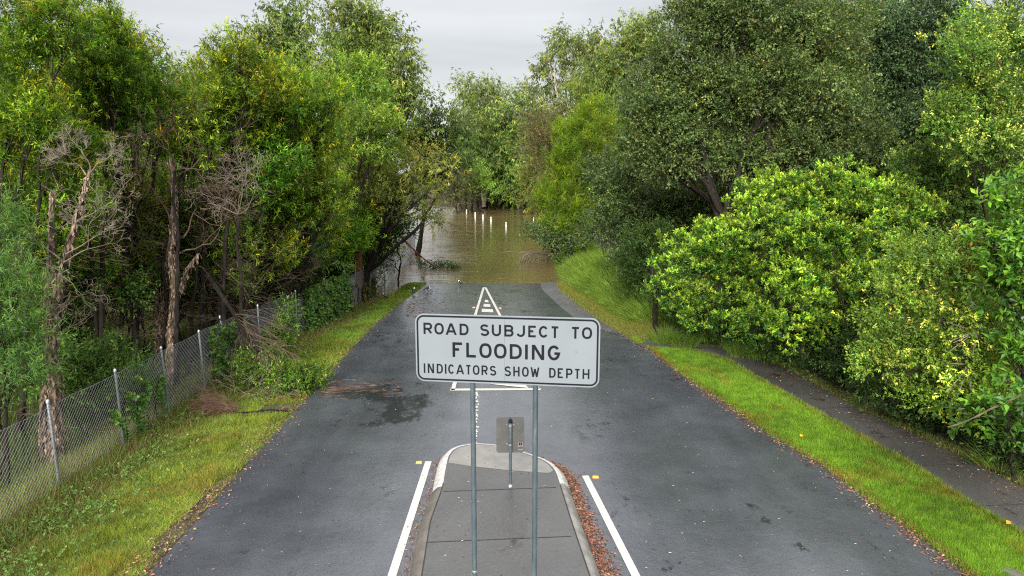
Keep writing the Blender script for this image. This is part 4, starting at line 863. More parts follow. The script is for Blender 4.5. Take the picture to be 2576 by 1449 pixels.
# backing woods: copies of three filler trees standing behind the ranks that can be told apart
def filler(name, label, kind, hgt, rad, seed, hue, group):
    rg = np.random.default_rng(seed); K = KIND[kind]; root = empty(name, (0, 0, 0), label, 'tree', group)
    C = [(np.array((rg.normal(0, rad * .45), rg.normal(0, rad * .45), hgt * z)), (rad * .75, rad * .75, hgt * .17)) for z in (.12, .22, .35, .5, .62, .75, .86, .3, .55)]
    wood = [wobble(np.array((0, 0, -.4)), np.array((0, 0, hgt * .85)), 10, .15, rg, .2, .05)]
    S = []; D = []; Hh = []; sc = 2.6
    for c, r in C:
        n = int(5 * math.pi * r[0] * r[2] / (.5 * K['L'] * K['W'] * sc * sc) / (K['ns'] * K['sc'])) + 3
        cc, dd = lobe_clumps(c, r, n, rg)
        for i in range(min(n, 8)): wood.append(wobble(np.array((0, 0, c[2] * .75)), cc[i], 5, .1, rg, .05, .015))
        so = nrm(rg.normal(0, 1, (n, K['sc'], 3))); s_ = cc[:, None] + so * K['cr'] * sc * rg.random((n, K['sc'], 1)) ** .5
        d_ = nrm(so * .6 + dd[:, None] * .5 + np.array((0, 0, K['up'])))
        S.append(s_.reshape(-1, 3)); D.append(d_.reshape(-1, 3)); Hh.append(np.broadcast_to(np.clip(rg.normal(1, .18, (n, 1, 1)), .6, 1.5) * np.array(hue), (n, K['sc'], 3)).reshape(-1, 3))
    leafmesh('crown', sprigs_to_leaves(np.concatenate(S), np.concatenate(D), K, sc, rg, np.concatenate(Hh)), K['mat'], root)
    V, Fc = tubes(wood, 5); mesh_np('trunk', V, Fc, M['bark'], root)
    return root
BW = 'background trees of the wood'
LBW = 'background tree of the wood, seen only through gaps between nearer crowns'
fl = [filler('woodland_tree', LBW, 'under', 9.5, 2.6, 201, (1.5, 1.5, 1.1), BW), filler('woodland_tree', LBW, 'euc', 12, 3.2, 202, (1, 1.1, 1), BW), filler('woodland_tree', LBW, 'under', 6, 2.4, 203, (1.7, 1.65, 1.2), BW)]  # 'under' fillers have paler leaves, lifting the unlit gaps by colour
spots = []
for y0 in (30, 38, 48, 60, 75, 92):
    for x0 in np.arange(-13, -46, -4.8): spots.append((x0 - .12 * y0 + 4, y0, -1))
    for x0 in np.arange(12, 40, 5.2): spots.append((x0 + .06 * y0 - 1, y0, 1))
for x0 in np.arange(-30, 26, 4.2): spots.append((x0, 112, 2))
for x0 in np.arange(-30, 26, 4.0): spots.append((x0, 118, 0))
for x0 in np.arange(-34, 26, 6.5): spots.append((x0, 128, 0))
used = [False] * 3
spots = [q for q in spots if not (q[1] > 50 and 960 < 1288 + q[0] / q[1] * F < 1165)]
for k, (x0, y0, sd_) in enumerate(spots):
    i = 1 if sd_ == 0 else int(rng.integers(3)); x0 += rng.normal(0, 1); y0 += rng.normal(0, 1.5)
    if sd_ == 2: i = 2
    loc = (x0, y0, float(h(x0, y0))); rz = rng.random() * 6.28; s_ = rng.uniform(.85, 1.15)
    if not used[i]: o = fl[i]; used[i] = True
    else:
        o = fl[i].copy(); COL.objects.link(o)
        for ch in fl[i].children:
            c = ch.copy(); c.parent = o; COL.objects.link(c)
    o.location = loc; o.rotation_euler = (0, 0, rz); o.scale = (s_,) * 3

# ------------------------------------------------------------------ bare and dead wood
def bare(name, label, cat, B, specs, mat, seed, trunkspec=None, trunkmat='paper', group=None):
    """specs: list of (start, dir, len, r, lvl, kwargs)"""
    rg = np.random.default_rng(seed); root = empty(name, B, label, cat, group)
    if trunkspec:
        wood = []
        for P, r0, r1 in trunkspec:
            P = resample(np.array(P), .12); k = len(P)
            rr = np.linspace(r0, r1, k) * (1 + .07 * rg.normal(0, 1, k).clip(-1.6, 1.6)); rr[0] *= 1.2
            P[1:-1] += rg.normal(0, r0 * .06, (k - 2, 3)); wood.append((P, rr))
        V, Fc = tubes(wood, 12)
        V = V + rg.normal(0, .008, V.shape); mesh_np('trunk', V, Fc, M[trunkmat], root, origin=B, smooth=False)
        if trunkmat == 'paper':      # peeling flakes of bark
            S = []; 
            for P, rr in wood:
                for q in range(int(len(P) * 12)):
                    i = rg.integers(len(P)); a = rg.uniform(0, 6.28); S.append((P[i] + np.array((math.cos(a), math.sin(a), rg.normal(0, .5))) * rr[i] * 1.02, (math.cos(a), math.sin(a))))
            Pp = np.array([s[0] for s in S]); an = np.array([s[1] for s in S]); n = len(Pp)
            d = nrm(np.stack((an[:, 0] * .35, an[:, 1] * .35, -np.ones(n)), -1)); nn = nrm(np.stack((an[:, 0], an[:, 1], .3 * np.ones(n)), -1))
            c = np.array((.26, .18, .12)) * rg.uniform(.12, 1.4, (n, 1)); leafmesh('bark_flake', (Pp, d, nn, rg.uniform(.05, .16, n), rg.uniform(.02, .06, n), c), 'litter', root, B)
    paths = []
    for (s, d, ln, r, lvl, kw) in specs: grow(paths, np.array(s, float), np.array(d, float), ln, r, lvl, rg, **kw)
    if paths:
        V, Fc = tubes(paths, 4); mesh_np('twigs', V, Fc, M[mat], root, origin=B)
    return root
# nearest paperbark with dead fans of branches
B = base_at(135, 12.6)
t1 = [B - (0, 0, .3), W(140, 1000, 12.6), W(128, 850, 12.6), W(150, 700, 12.5), W(190, 560, 12.4), W(225, 430, 12.3)]
kw = dict(spread=.75, up=.0, kids=(2, 3), bend=.2, minr=.0026)
bare('paperbark_tree', 'thick flaky paperbark trunk with pale dead branch fans behind the nearest fence post', 'tree', B,
     [(W(228, 430, 12.3), nv(-.2, -.1, 1), .38, .014, 5, dict(spread=.75, up=.04, kids=(2, 4), bend=.2, minr=.0026)), (W(222, 440, 12.3), nv(.6, 0, .9), .36, .014, 5, dict(spread=.75, up=.04, kids=(2, 4), bend=.2, minr=.0026)), (W(220, 445, 12.3), nv(-.7, 0, .8), .32, .012, 5, dict(spread=.75, up=.04, kids=(2, 4), bend=.2, minr=.0026)),
      (W(190, 560, 12.3), nv(.9, -.2, .45), .62, .012, 5, kw), (W(165, 640, 12.3), nv(.9, -.3, .2), .62, .013, 5, kw), (W(160, 660, 12.3), nv(.8, -.3, -.1), .6, .012, 5, kw), (W(150, 680, 12.3), nv(-.7, -.3, .3), .45, .01, 5, kw),
      (W(150, 690, 12.3), nv(.4, -.3, -.6), .5, .011, 5, kw), (W(150, 650, 12.3), nv(-.5, -.2, .7), .8, .016, 3, kw), (W(140, 880, 12.3), nv(.6, -.2, .5), .5, .01, 2, kw)],
     'dead', 301, [(t1, .15, .022), ([W(110, 1150, 12.6), W(108, 1010, 12.6), W(118, 960, 12.6)], .07, .05), ([W(128, 860, 12.6), W(122, 760, 12.5), W(128, 640, 12.5), W(130, 480, 12.6)], .09, .03)])
B = base_at(435, 17.2)
bare('paperbark_tree', 'middle paperbark with flaking pale bark behind the fourth fence post', 'tree', B,
     [(W(460, 600, 17), nv(.5, -.2, .8), 1.1, .02, 4, kw), (W(430, 560, 17), nv(-.4, -.2, .9), 1.1, .022, 4, kw), (W(445, 640, 17), nv(.9, -.3, .4), 1.2, .02, 4, kw), (W(420, 480, 17), nv(.2, -.2, 1), 1.2, .02, 4, kw)],
     'deadbrown', 302, [([B - (0, 0, .2), W(430, 850, 17.2), W(440, 740, 17.2), W(430, 640, 17.1), W(440, 500, 17), W(430, 400, 17)], .13, .04), ([W(455, 730, 17.2), W(470, 680, 17.1), W(500, 640, 17)], .06, .03)])
B = base_at(396, 18)
bare('paperbark_tree', 'slim leaning paperbark left of the middle paperbark', 'tree', B, [(W(385, 560, 18), nv(.1, -.2, 1), 1.2, .02, 4, kw)], 'deadbrown', 303,
     [([B - (0, 0, .2), W(398, 820, 18), W(388, 700, 18), W(380, 560, 18), W(386, 400, 18)], .07, .03), ([W(400, 830, 18), W(412, 740, 18), W(420, 620, 18)], .05, .03)])
for k, (px, Z, top, r, lean, lab) in enumerate([(508, 19, 420, .07, 6, 'black trunked bare tree standing left of the storm broken limb'), (535, 20, 560, .08, 12, 'stout black trunk right behind the storm broken limb'),
                                       (705, 23, 480, .07, 10, 'dark trunked bare tree left of the vine covered fence bay'), (742, 25, 520, .06, -8, 'thin dark trunk behind the vine covered fence bay')]):
    B = base_at(px, Z)
    bare('bare_tree', lab, 'tree', B, [(W(px + lean * 2, (top + 640) / 2, Z), nv(.3, -.2, .9), 1.3, .02, 4, kw), (W(px + lean, top + 30, Z), nv(-.3, -.2, 1), 1.2, .02, 4, kw)], 'deadbrown', 304 + k,
         [([B - (0, 0, .2), W(px + 2, 760, Z), W(px + lean, 640, Z), W(px + lean * 2, top, Z)], r, .025)], 'bark')
# twiggy grey-brown dead crowns in the left thicket
for k, (px, py, Z, n, lab) in enumerate([(440, 320, 16.8, 5, 'brown bare crown of dense dead twigs below the skyline dip'), (600, 430, 17.5, 5, 'pale dead twig tangle hanging in the middle of the left thicket'), (340, 420, 17.5, 4, 'dark bare crown right of the pale dead fan'),
                                         (720, 600, 22, 4, 'grey dead twig mass above the far vine on the fence')]):
    B = base_at(px, Z); c = W(px, py + 110, Z); sp_ = []
    for q in range(n):
        a = -1.1 + 2.2 * q / (n - 1); sp_.append((c, nv(math.sin(a), -.25, math.cos(a)), .65, .013, 5, dict(spread=.75, up=.01, kids=(2, 3), bend=.22, minr=.003)))
    bare('dead_tree', lab, 'tree', B, sp_, 'deadbrown' if k != 1 else 'dead', 320 + k, [([B - (0, 0, .2), W(px + 8, py + 260, Z), W(px - 4, py + 190, Z), c], .06, .03)], 'bark')
# storm broken limb over the fence
B = base_at(560, 17.5)
limb = [W(520, 690, 18.2), W(548, 730, 18), W(590, 790, 17.4), W(615, 840, 17), W(650, 885, 16.6)]
rg = np.random.default_rng(9); sp_ = []
for q in range(60):
    t = rg.uniform(.45, 1); i = t * 4; a = int(min(3, i)); s = limb[a] * (1 - (i - a)) + limb[a + 1] * (i - a)
    sp_.append((s, nv(.62 + rg.normal(0, .28), -.25 + rg.normal(0, .2), -.72 + rg.normal(0, .22)), rg.uniform(.35, .72), .008, 3, dict(spread=.35, up=-.04, kids=(2, 3), bend=.08, minr=.003)))
for q in range(5): sp_.append((limb[2] + rg.normal(0, .05, 3), nv(.6 + rg.normal(0, .2), -.2, .0 + rg.normal(0, .1)), .6, .01, 3, dict(spread=.3, up=-.03, kids=(2, 3), bend=.08)))
bare('broken_limb', 'storm broken brown limb crashed over the fence in a fan of dead twigs', 'fallen branch', B, sp_, 'deadbrown', 330, [(limb, .06, .03), ([W(440, 790, 17.6), W(500, 795, 17.4), W(560, 805, 17), W(600, 840, 16.6), W(640, 890, 16.2)], .025, .015)], 'bark')
# leafy end of the fallen limb on the verge
tree('fallen_foliage', 'green leafy end of the fallen limb lying on the verge at the road edge', 'under', 16.4, 720, [(710, 945, 42, 30), (760, 960, 44, 30), (730, 985, 55, 20), (655, 960, 40, 32), (645, 905, 34, 30), (790, 975, 26, 18)], seed=140, cat='fallen branch', lai=3.6, s=.9, hue=(1.9, 1.75, 1.1), tr=.03)
tree('fallen_foliage', 'green leafy sprig caught on the fence beside the broken limb', 'under', 18.6, 715, [(715, 830, 26, 26), (722, 790, 14, 24), (708, 860, 18, 16)], seed=141, cat='fallen branch', lai=3.2, s=.9, hue=(1.6, 1.6, 1), tr=.015)
# brown twig bundle with dark stick on the verge
B = G(560, 1060); rg = np.random.default_rng(31); sp_ = []
for q in range(40):
    s = G(590 + rg.normal(0, 12), 1040 + rg.normal(0, 6)) + (0, 0, .06 + .1 * rg.random())
    sp_.append((s, nv(-.9 + rg.normal(0, .35), rg.normal(0, .35), .12 + rg.normal(0, .22)), rg.uniform(.25, .45), .006, 3, dict(spread=.4, up=-.02, kids=(2, 3), bend=.1, minr=.0025)))
bare('fallen_branch', 'rusty brown twig bundle with a bare black stick on the left verge', 'fallen branch', B, sp_, 'rust', 331, [([G(725, 1040) + (0, 0, .05), G(680, 1038) + (0, 0, .07), G(620, 1045) + (0, 0, .06), G(585, 1045) + (0, 0, .1)], .014, .02), ([G(690, 1042) + (0, 0, .05), G(640, 1050) + (0, 0, .05), G(600, 1052) + (0, 0, .05)], .01, .01)], 'bark')
B = G(600, 1010); sp_ = []
for q in range(14): sp_.append((G(620 + rg.normal(0, 25), 1005 + rg.normal(0, 10)) + (0, 0, .1), nv(rg.normal(0, 1), rg.normal(0, .5), .4), .4, .006, 3, dict(spread=.5, up=-.02, kids=(2, 3), bend=.1)))
bare('fallen_branch', 'thin grey dead twigs spread under the broken limb by the fence', 'fallen branch', B, sp_, 'dead', 332)
# red barked branch hanging into the water, with its leafy raft
B = G(1085, 668)
bare('hanging_branch', 'long reddish branch dipping from the left bank into the flood water', 'fallen branch', B, [(W(1020, 612, 34), nv(.3, -.2, -.9), .8, .01, 3, kw), (W(1010, 600, 34), nv(.1, -.1, -1), 1.0, .01, 3, kw), (W(1045, 640, 34), nv(.5, -.1, .2), .5, .008, 3, kw)], 'redbark', 333, [([W(1000, 585, 35), W(1030, 618, 35), W(1062, 648, 35.5), W(1090, 668, 36)], .05, .03)], 'redbark')
def raft(name, label, cat, pts, kind, s, seed, hue=(1, 1, 1)):
    rg = np.random.default_rng(seed); K = dict(KIND[kind]); K['up'] = .3
    S = []
    for (px, py, sx, sy, n, hz) in pts:
        for q in range(n):
            p = Gz(px + rg.normal(0, sx), py + rg.normal(0, sy), WATER); S.append((p[0], p[1], WATER + rg.uniform(-.02, hz)))
    S = np.array(S); D = nrm(np.stack((rg.normal(.4, .6, len(S)), rg.normal(0, .6, len(S)), rg.uniform(.1, .9, len(S))), -1))
    B = S.mean(0); r_ = empty(name, B, label, cat)
    leafmesh('foliage', sprigs_to_leaves(S, D, K, s, rg, np.broadcast_to(np.array(hue), S.shape)), K['mat'], r_, B)
    paths = []
    for q in range(14): grow(paths, S[rg.integers(len(S))] , nv(rg.normal(.6, .5), rg.normal(0, .5), .15), .6, .012, 2, rg)
    V, Fc = tubes(paths, 4); mesh_np('stem', V, Fc, M['bark'], r_, origin=B)
raft('floating_branch', 'leafy green branch floating at the water edge left of the chevron tip', 'fallen branch', [(1095, 674, 22, 3, 70, .22), (1132, 675, 10, 2, 45, .16), (1065, 672, 14, 3, 26, .2)], 'fig', 1.3, 400, (1.8, 1.8, 1.5))
# dead brush pile in the water at the right
B = Gz(1340, 660, WATER); rg = np.random.default_rng(77); sp_ = []
for q in range(11):
    s = Gz(1385 + rg.normal(0, 8), 655, WATER) + (0, 0, .25)
    sp_.append((s, nv(-1 + rg.normal(0, .2), rg.normal(-.1, .3), .25 + rg.normal(0, .25)), rg.uniform(.7, 1.3), .022, 2, dict(spread=.4, up=-.12, kids=(2, 4), bend=.08, minr=.010)))
bare('dead_brush', 'pale dead brush arching into the flood water beside the right bank', 'fallen branch', B, sp_, 'dead', 340, [([Gz(1430, 645, WATER) + (0, 0, .5), Gz(1395, 650, WATER) + (0, 0, .45), Gz(1350, 652, WATER) + (0, 0, .35), Gz(1310, 660, WATER)], .05, .02)], 'deadbrown')
B = Gz(1320, 590, WATER)
# twigs and a grey stump in midstream
B = Gz(1165, 588, WATER)
bare('floating_twigs', 'thin dark twigs poking out of midstream below the white posts', 'fallen branch', B, [(Gz(1190, 589, WATER), nv(-1, .0, .35), 1.3, .025, 3, dict(spread=.35, up=.0, kids=(1, 3), bend=.1, minr=.01)), (Gz(1140, 590, WATER), nv(-.4, 0, .5), .4, .02, 2, kw)], 'bark', 341)
B = Gz(1088, 592, WATER)
bare('curved_snag', 'pale curved snag standing in the water by the left bank', 'fallen branch', B, [(Gz(1092, 592, WATER), nv(1, 0, .1), .4, .02, 2, kw)], 'bark', 342, [([Gz(1091, 593, WATER), Gz(1089, 593, WATER) + (0, 0, .6), Gz(1082, 593, WATER) + (-.02, 0, 1.05), Gz(1076, 593, WATER) + (-.05, 0, 1.3)], .10, .05)], 'palebark')
# red stump behind the fence corner
B = base_at(903, 29)
bare('red_stump', 'rust red broken trunk standing behind the fence corner', 'tree stump', B, [(W(905, 610, 29), nv(.4, 0, 1), .5, .02, 1, kw)], 'bark', 343, [([B - (0, 0, .3), W(902, 660, 29), W(906, 612, 29)], .17, .13)], 'redbark')
# black trunk at right edge of the tall grass
B = base_at(1648, 22.5)
bare('black_trunk', 'short dark broken trunk standing beside the tall grass bank', 'tree', B, [(W(1641, 690, 22.5), nv(-.5, -.1, .6), .4, .012, 2, kw)], 'bark', 344, [([B - (0, 0, .2), W(1648, 755, 22.5), W(1642, 715, 22.5), W(1640, 680, 22.5)], .085, .06)], 'bark')
# sawn bare stubs in the privet
B = base_at(2480, 13)
sp_ = []
for (a, b, ln) in [(-.98, .15, .95), (-.95, -.15, .8), (-.8, -.35, .7), (-.35, -.85, .5), (-.05, -1, .4), (-.55, .95, 1.0), (-.3, .9, .8), (-.9, -.3, .6)]:
    sp_.append((W(2455, 832, 12.6), nv(a, -.45, b), ln, .014, 0, dict(bend=.05)))
for (a, b, ln) in [(-.8, -.5, .8), (-.6, -.75, .7), (-.2, -.9, .5), (-.9, .1, .6)]: sp_.append((W(2440, 915, 12.6), nv(a, -.45, b), ln, .012, 0, dict(bend=.06)))
bare('bare_branches', 'star of bare pinkish sticks poking out of the blossoming privet', 'branch', B, sp_, 'dead', 345, [([B, W(2480, 1000, 12.8), W(2455, 832, 12.7)], .03, .02)], 'bark')
B = base_at(2570, 11.4)
bare('bare_branches', 'single long bare stick slanting under the large leaved tree at the right', 'branch', B, [], 'dead', 346, [([W(2600, 980, 11.2), W(2520, 1015, 11.1), W(2430, 1060, 11), W(2385, 1075, 11)], .007, .004)], 'deadbrown')
# leaning dark stems on the far shore
for k, (x0, y0, x1, y1, Z, lab) in enumerate([(1210, 518, 1185, 478, 101, 'dark slanting trunk on the far shore behind the first white post'), (1222, 518, 1242, 478, 102, 'dark forked trunk on the far shore behind the second white post'), (1165, 516, 1130, 470, 99, 'long leaning dark trunk at the left end of the far shore'), (1218, 515, 1214, 440, 100, 'pale upright trunk on the far shore between the posts')]):
    B = W(x0, y0, Z)
    bare('leaning_trunk', lab, 'tree', B, [(W(x1, y1, Z), nv(.3 * (x1 - x0) / 20, 0, .8), 3, .08, 3, dict(spread=.5, kids=(2, 3), minr=.02))], 'bark', 350 + k, [([B - (0, 0, .5), W((x0 + x1) / 2 - 3, (y0 + y1) / 2, Z), W(x1, y1, Z)], .3, .14)], 'bark' if k < 3 else 'palebark')

# ------------------------------------------------------------------ fences
FP = [(-7.6, 3.0), (-7.5, 10.2), (-7.42, 14.6), (-7.35, 17.2), (-7.1, 19.3), (-6.75, 21.8), (-6.3, 26.2), (-6.25, 28.2), (-5.9, 32.5), (-6.3, 40), (-6.8, 48.5)]
def fence(name, label, FP, posts, H_, parent_group=None, lean=None, spacing=.085, wr=.0022, postr=.024, dark=False):
    P = resample(np.array(FP, float), .1); s = np.arange(len(P)) * .1
    Ltot = s[-1]
    def at(q): return np.array((np.interp(q, s, P[:, 0]), np.interp(q, s, P[:, 1])))
    o0 = at(0); B = np.array((o0[0], o0[1], 0)); root = empty(name, B, label, 'fence')
    def fz(x, y): return max(float(h(x, y)), -.45)
    paths = []
    for sg in (1, -1):
        q = -H_
        while q < Ltot + H_:
            pts = []
            for t in np.linspace(0, 1, 5):
                qq = q + sg * H_ * t
                if 0 <= qq <= Ltot:
                    a = at(qq); sagw = .03 * math.sin(qq * 1.9) * t; pts.append((a[0] + .02 * math.sin(qq * 1.3) * t, a[1], fz(a[0], a[1]) + .02 + (H_ - .03) * t - abs(sagw)))
            if len(pts) > 1: paths.append((np.array(pts), np.full(len(pts), wr * (1 if q < 15 else 1.9))))
            q += spacing * (1 if q < 18 else 1.4)
    for zt in (H_ - .02, .06):
        pts = []
        for q in np.arange(0, Ltot, .4):
            a = at(q); pts.append((a[0] + .02 * math.sin(q * 1.3), a[1], fz(a[0], a[1]) + zt - .03 * abs(math.sin(q * 1.9)) * (zt > 1)))
        paths.append((np.array(pts), np.full(len(pts), .003)))
    V, Fc = tubes(paths, 3, False); mesh_np('wire_mesh', V, Fc, M['bark'] if dark else M['wire'], root, origin=B)
    for k, (x, y, dx, dy, top) in enumerate(posts):
        z = fz(x, y); 
        V, Fc = tubes([(np.array([(x - dx * .5, y - dy * .5, z - .2), (x, y, z + .7), (x + dx, y + dy, z + top)]), np.full(3, postr))], 10)
        pm = mesh_np('post', V, Fc, M['bark'] if dark else M['galv'], root, origin=B, smooth=True)
        if not dark:
            V, Fc = tubes([(np.array([(x + dx, y + dy, z + top - .01), (x + dx, y + dy, z + top + .035)]), np.array([.032, .028]))], 10); mesh_np('cap', V, Fc, M['steel'], pm, origin=B, smooth=True)
    return root
posts = []
for (px, py, dx) in [(-120, 1160, 0), (120, 1012, -.03), (289, 934, -.02), (405, 877, -.04), (500, 835, -.03), (553, 798, -.14), (648, 770, 0), (743, 733, 0), (815, 703, 0), (865, 683, 0), (893, 665, 0), (930, 650, 0), (965, 635, 0)]:
    p = Gz(px, py, 1.5); posts.append((p[0] - dx, p[1], dx, 0, 1.5 - max(float(h(p[0], p[1])), -.45)))
fence('chain_link_fence', 'galvanised chain link fence with round posts running down the left verge into the flood', FP, posts, 1.62)
q1 = [(9.4, 4), (8.9, 10), (8.55, 12.3), (8.1, 16), (7.4, 19.3)]
pz = [(8.62, 12.0, 0, 0, 1.25), (8.15, 15.6, 0, 0, 1.3), (7.75, 18.0, .04, 0, 1.3), (6.9, 20.8, .0, 0, 1.3)]
fence('wire_fence', 'dark wire fence half swallowed by undergrowth along the footpath', q1, pz, 1.2, dark=True, postr=.02)

# ------------------------------------------------------------------ vines on the fence
def fence_xy(y): return np.interp(y, [p[1] for p in FP], [p[0] for p in FP])
def vine(label, y0, y1, n, seed, zmax=1.6, s=1.0, hue=(1, 1, 1), strands=False, group='vines climbing the chain link fence'):
    rg = np.random.default_rng(seed); K = dict(KIND['under']); K.update(L=.085, W=.075, sl=.10, ns=6, tip=.35, pal=[(.035, .085, .018), (.07, .15, .03), (.13, .23, .05)])
    if strands:
        yc_ = rg.uniform(y0, y1, strands); k = rg.integers(0, strands, n); t = rg.random(n); y = yc_[k] + .15 * np.sin(t * 5 + k) + rg.normal(0, .05, n); z = t * zmax * rg.uniform(.6, 1, strands)[k]
    else:
        y = rg.uniform(y0, y1, n); z = rg.random(n) ** .8 * zmax * (.86 + .22 * vnoise(y, y * 0 + 3, 2.0))
        keep = vnoise(y, z, 2.4, seed) > .22; y, z = y[keep], z[keep]
    x = fence_xy(y) + rg.normal(.04, .05, len(y)); zz = np.maximum(h(x, y), -.3) + z
    S = np.stack((x, y, zz), -1); D = nrm(np.stack((rg.uniform(.1, 1, len(y)), rg.normal(-.3, .5, len(y)), rg.normal(-.1, .5, len(y))), -1))
    B = np.array((fence_xy(y0), y0, 0)); r_ = empty('fence_vine', B, label, 'vine', group)
    a = list(sprigs_to_leaves(S, D, K, s, rg, np.broadcast_to(np.array(hue), S.shape)))
    a[2] = nrm(a[2] * .6 + np.array((.8, -.5, .3)))
    leafmesh('foliage', a, 'leaf', r_, B)
    paths = []
    for q in range(8): 
        yy = rg.uniform(y0, y1); xx = fence_xy(yy); zb = max(float(h(xx, yy)), -.3); paths.append(wobble(np.array((xx + .02, yy, zb)), np.array((xx + .04, yy + rg.normal(0, .3), zb + zmax * .9)), 8, .03, rg, .008, .004))
    V, Fc = tubes(paths, 4); mesh_np('stem', V, Fc, M['bark'], r_, origin=B)
vine('thick curtain of leafy vine covering a whole bay before the fence corner', 22.0, 25.8, 4200, 500, 1.65, 1.2, (1.8, 1.7, 1.6))
vine('leafy vine draped on the fence by the leaning post', 16.2, 18.2, 330, 501, 1.55, .9, (1.5, 1.4, 1.3))
vine('sparse hanging strands of vine on the second bay of the fence', 12.2, 14.4, 130, 502, 1.3, .9, (1.5, 1.5, 1.2), strands=4)
vine('small vine tuft on the fence beside the sprig of the broken limb', 18.6, 20.2, 220, 503, 1.0, .95, (1.1, 1.1, 1.0))
vine('reddish thin vine on the far bays near the waterline', 26, 30, 240, 504, 1.1, 1.1, (1.6, .8, .8), strands=6)

# ------------------------------------------------------------------ grass
def blades(name, X, Y, Z, hgt, wid, lean, col, mat='grass', seg=3, kind='stuff', label=None, cat=None, curve=1.0, parent=None, origin=None):
    n = len(X); rg = rng
    a = rg.uniform(0, 6.28, n); side = np.stack((np.cos(a), np.sin(a), a * 0), -1)
    P = np.stack((X, Y, Z), -1); rows = []
    for k in range(seg + 1):
        t = k / seg; c = P + np.stack((lean[:, 0] * t ** (1 + curve), lean[:, 1] * t ** (1 + curve), t * hgt), -1)
        if k == seg: rows.append(c[:, None])
        else: w_ = (wid * (1 - .65 * t))[:, None]; rows.append(np.stack((c - side * w_ / 2, c + side * w_ / 2), 1))
    V = np.concatenate(rows, 1); m = V.shape[1]
    i = np.arange(n)[:, None] * m; Fs = []
    for k in range(seg - 1): Fs.append(i + np.array([[2 * k, 2 * k + 1, 2 * k + 3, 2 * k + 2]]))
    Tt = i + np.array([[2 * seg - 2, 2 * seg - 1, 2 * seg]])
    fl_ = ([np.concatenate(Fs)] if Fs else []) + [Tt]
    o = mesh_np(name, V.reshape(-1, 3), fl_, M[mat], parent, col=np.repeat(col, m, 0), origin=origin)
    if parent is None: tag(o, label, cat, kind=kind)
    return o
def palmix(n, cols, wts, jit=.18):
    c = np.array(cols)[rng.choice(len(cols), n, p=np.array(wts) / sum(wts))]; return c * rng.uniform(1 - jit, 1 + jit, (n, 1)) * rng.uniform(.94, 1.06, (n, 3))
# right verge, bright mown grass
def sample_y(n, y0, y1, p=1.0):
    u = rng.random(n); return y0 * (y1 / y0) ** u
n = 190000
Y = sample_y(n, 6.5, 21.2); t = rng.random(n); a_ = xr(Y) + .02; b_ = path_l(Y) + .03
X = a_ + (b_ - a_) * t + rng.normal(0, .03, n); ok = (b_ - a_ > .05) & (X > a_ - .03); edge = np.minimum(X - a_, b_ - X)
ok &= ~((X - a_ < .12) & (rng.random(n) < .55)); X, Y, edge = X[ok], Y[ok], edge[ok]; n = len(X)
c = palmix(n, [(.10, .22, .012), (.16, .31, .015), (.24, .38, .03), (.2, .22, .05)], [3, 5, 2, .5])
pn = (.5 * vnoise(X, Y, .9, 4) + .5 * vnoise(X, Y, 7, 5))[:, None]; c = c * (.45 + 1.0 * pn); dry = (vnoise(X, Y, 1.7, 9) > .72)[:, None]; c = np.where(dry & (rng.random((n, 1)) < .65), c * np.array((1.3, .78, 1.1)), c); ed_ = (edge < .16 + .1 * vnoise(X, Y, 3, 6))[:, None] & (rng.random((n, 1)) < .5); c = np.where(ed_, c * np.array((1.25, .72, 1.1)) * .85, c)
sc_ = (Y / 9) ** .7
blades('grass', X, Y, h(X, Y), rng.uniform(.035, .085, n) * (1 + .5 * (edge < .08)), .0065 * sc_, rng.normal(0, .03, (n, 2)), c, seg=1, label='bright green mown grass strip between the road and the footpath', cat='grass')
# left verge
n = 230000
Y = sample_y(n, 6.0, 33.5); t = rng.random(n); a_ = xl(Y) - .02; b_ = fence_xy(Y) - .15
X = a_ + (b_ - a_) * t; d = a_ - X
bare_ = vnoise(X, Y, 1.1, 21)
keep = (rng.random(n) < np.clip((d - .02) / .35 + .25, 0, 1)) & ~((bare_ < .46) & (d < .8) & (d > .05) & (Y < 15) & (rng.random(n) < .93)) & (h(X, Y) > WATER - .03)
X, Y, d = X[keep], Y[keep], d[keep]; n = len(X)
c = palmix(n, [(.13, .21, .018), (.22, .30, .026), (.31, .33, .05), (.24, .18, .07)], [3, 4, 2.2, 1.0])
pn = (.5 * vnoise(X, Y, .8, 14) + .5 * vnoise(X, Y, 6, 15))[:, None]; c = c * (.45 + 1.0 * pn); pb = (vnoise(X, Y, 1.3, 19)[:, None] > .62); c = np.where(pb & (rng.random((n, 1)) < .5), c * np.array((1.15, .7, .9)), c)
far_ = sm((Y - 17) / 8)[:, None]; c = c * (1 - far_ * .1) * np.where(far_ > .5, np.array((.85, 1.08, 1)), 1)
tall = vnoise(X, Y, 2.0, 33)
blades('grass', X, Y, h(X, Y), rng.uniform(.03, .08, n) * (1 + 1.0 * (tall > .68)), .007 * (Y / 9) ** .7, rng.normal(0, .05, (n, 2)), c, seg=1, label='yellowish green grass verge along the left road edge', cat='grass')
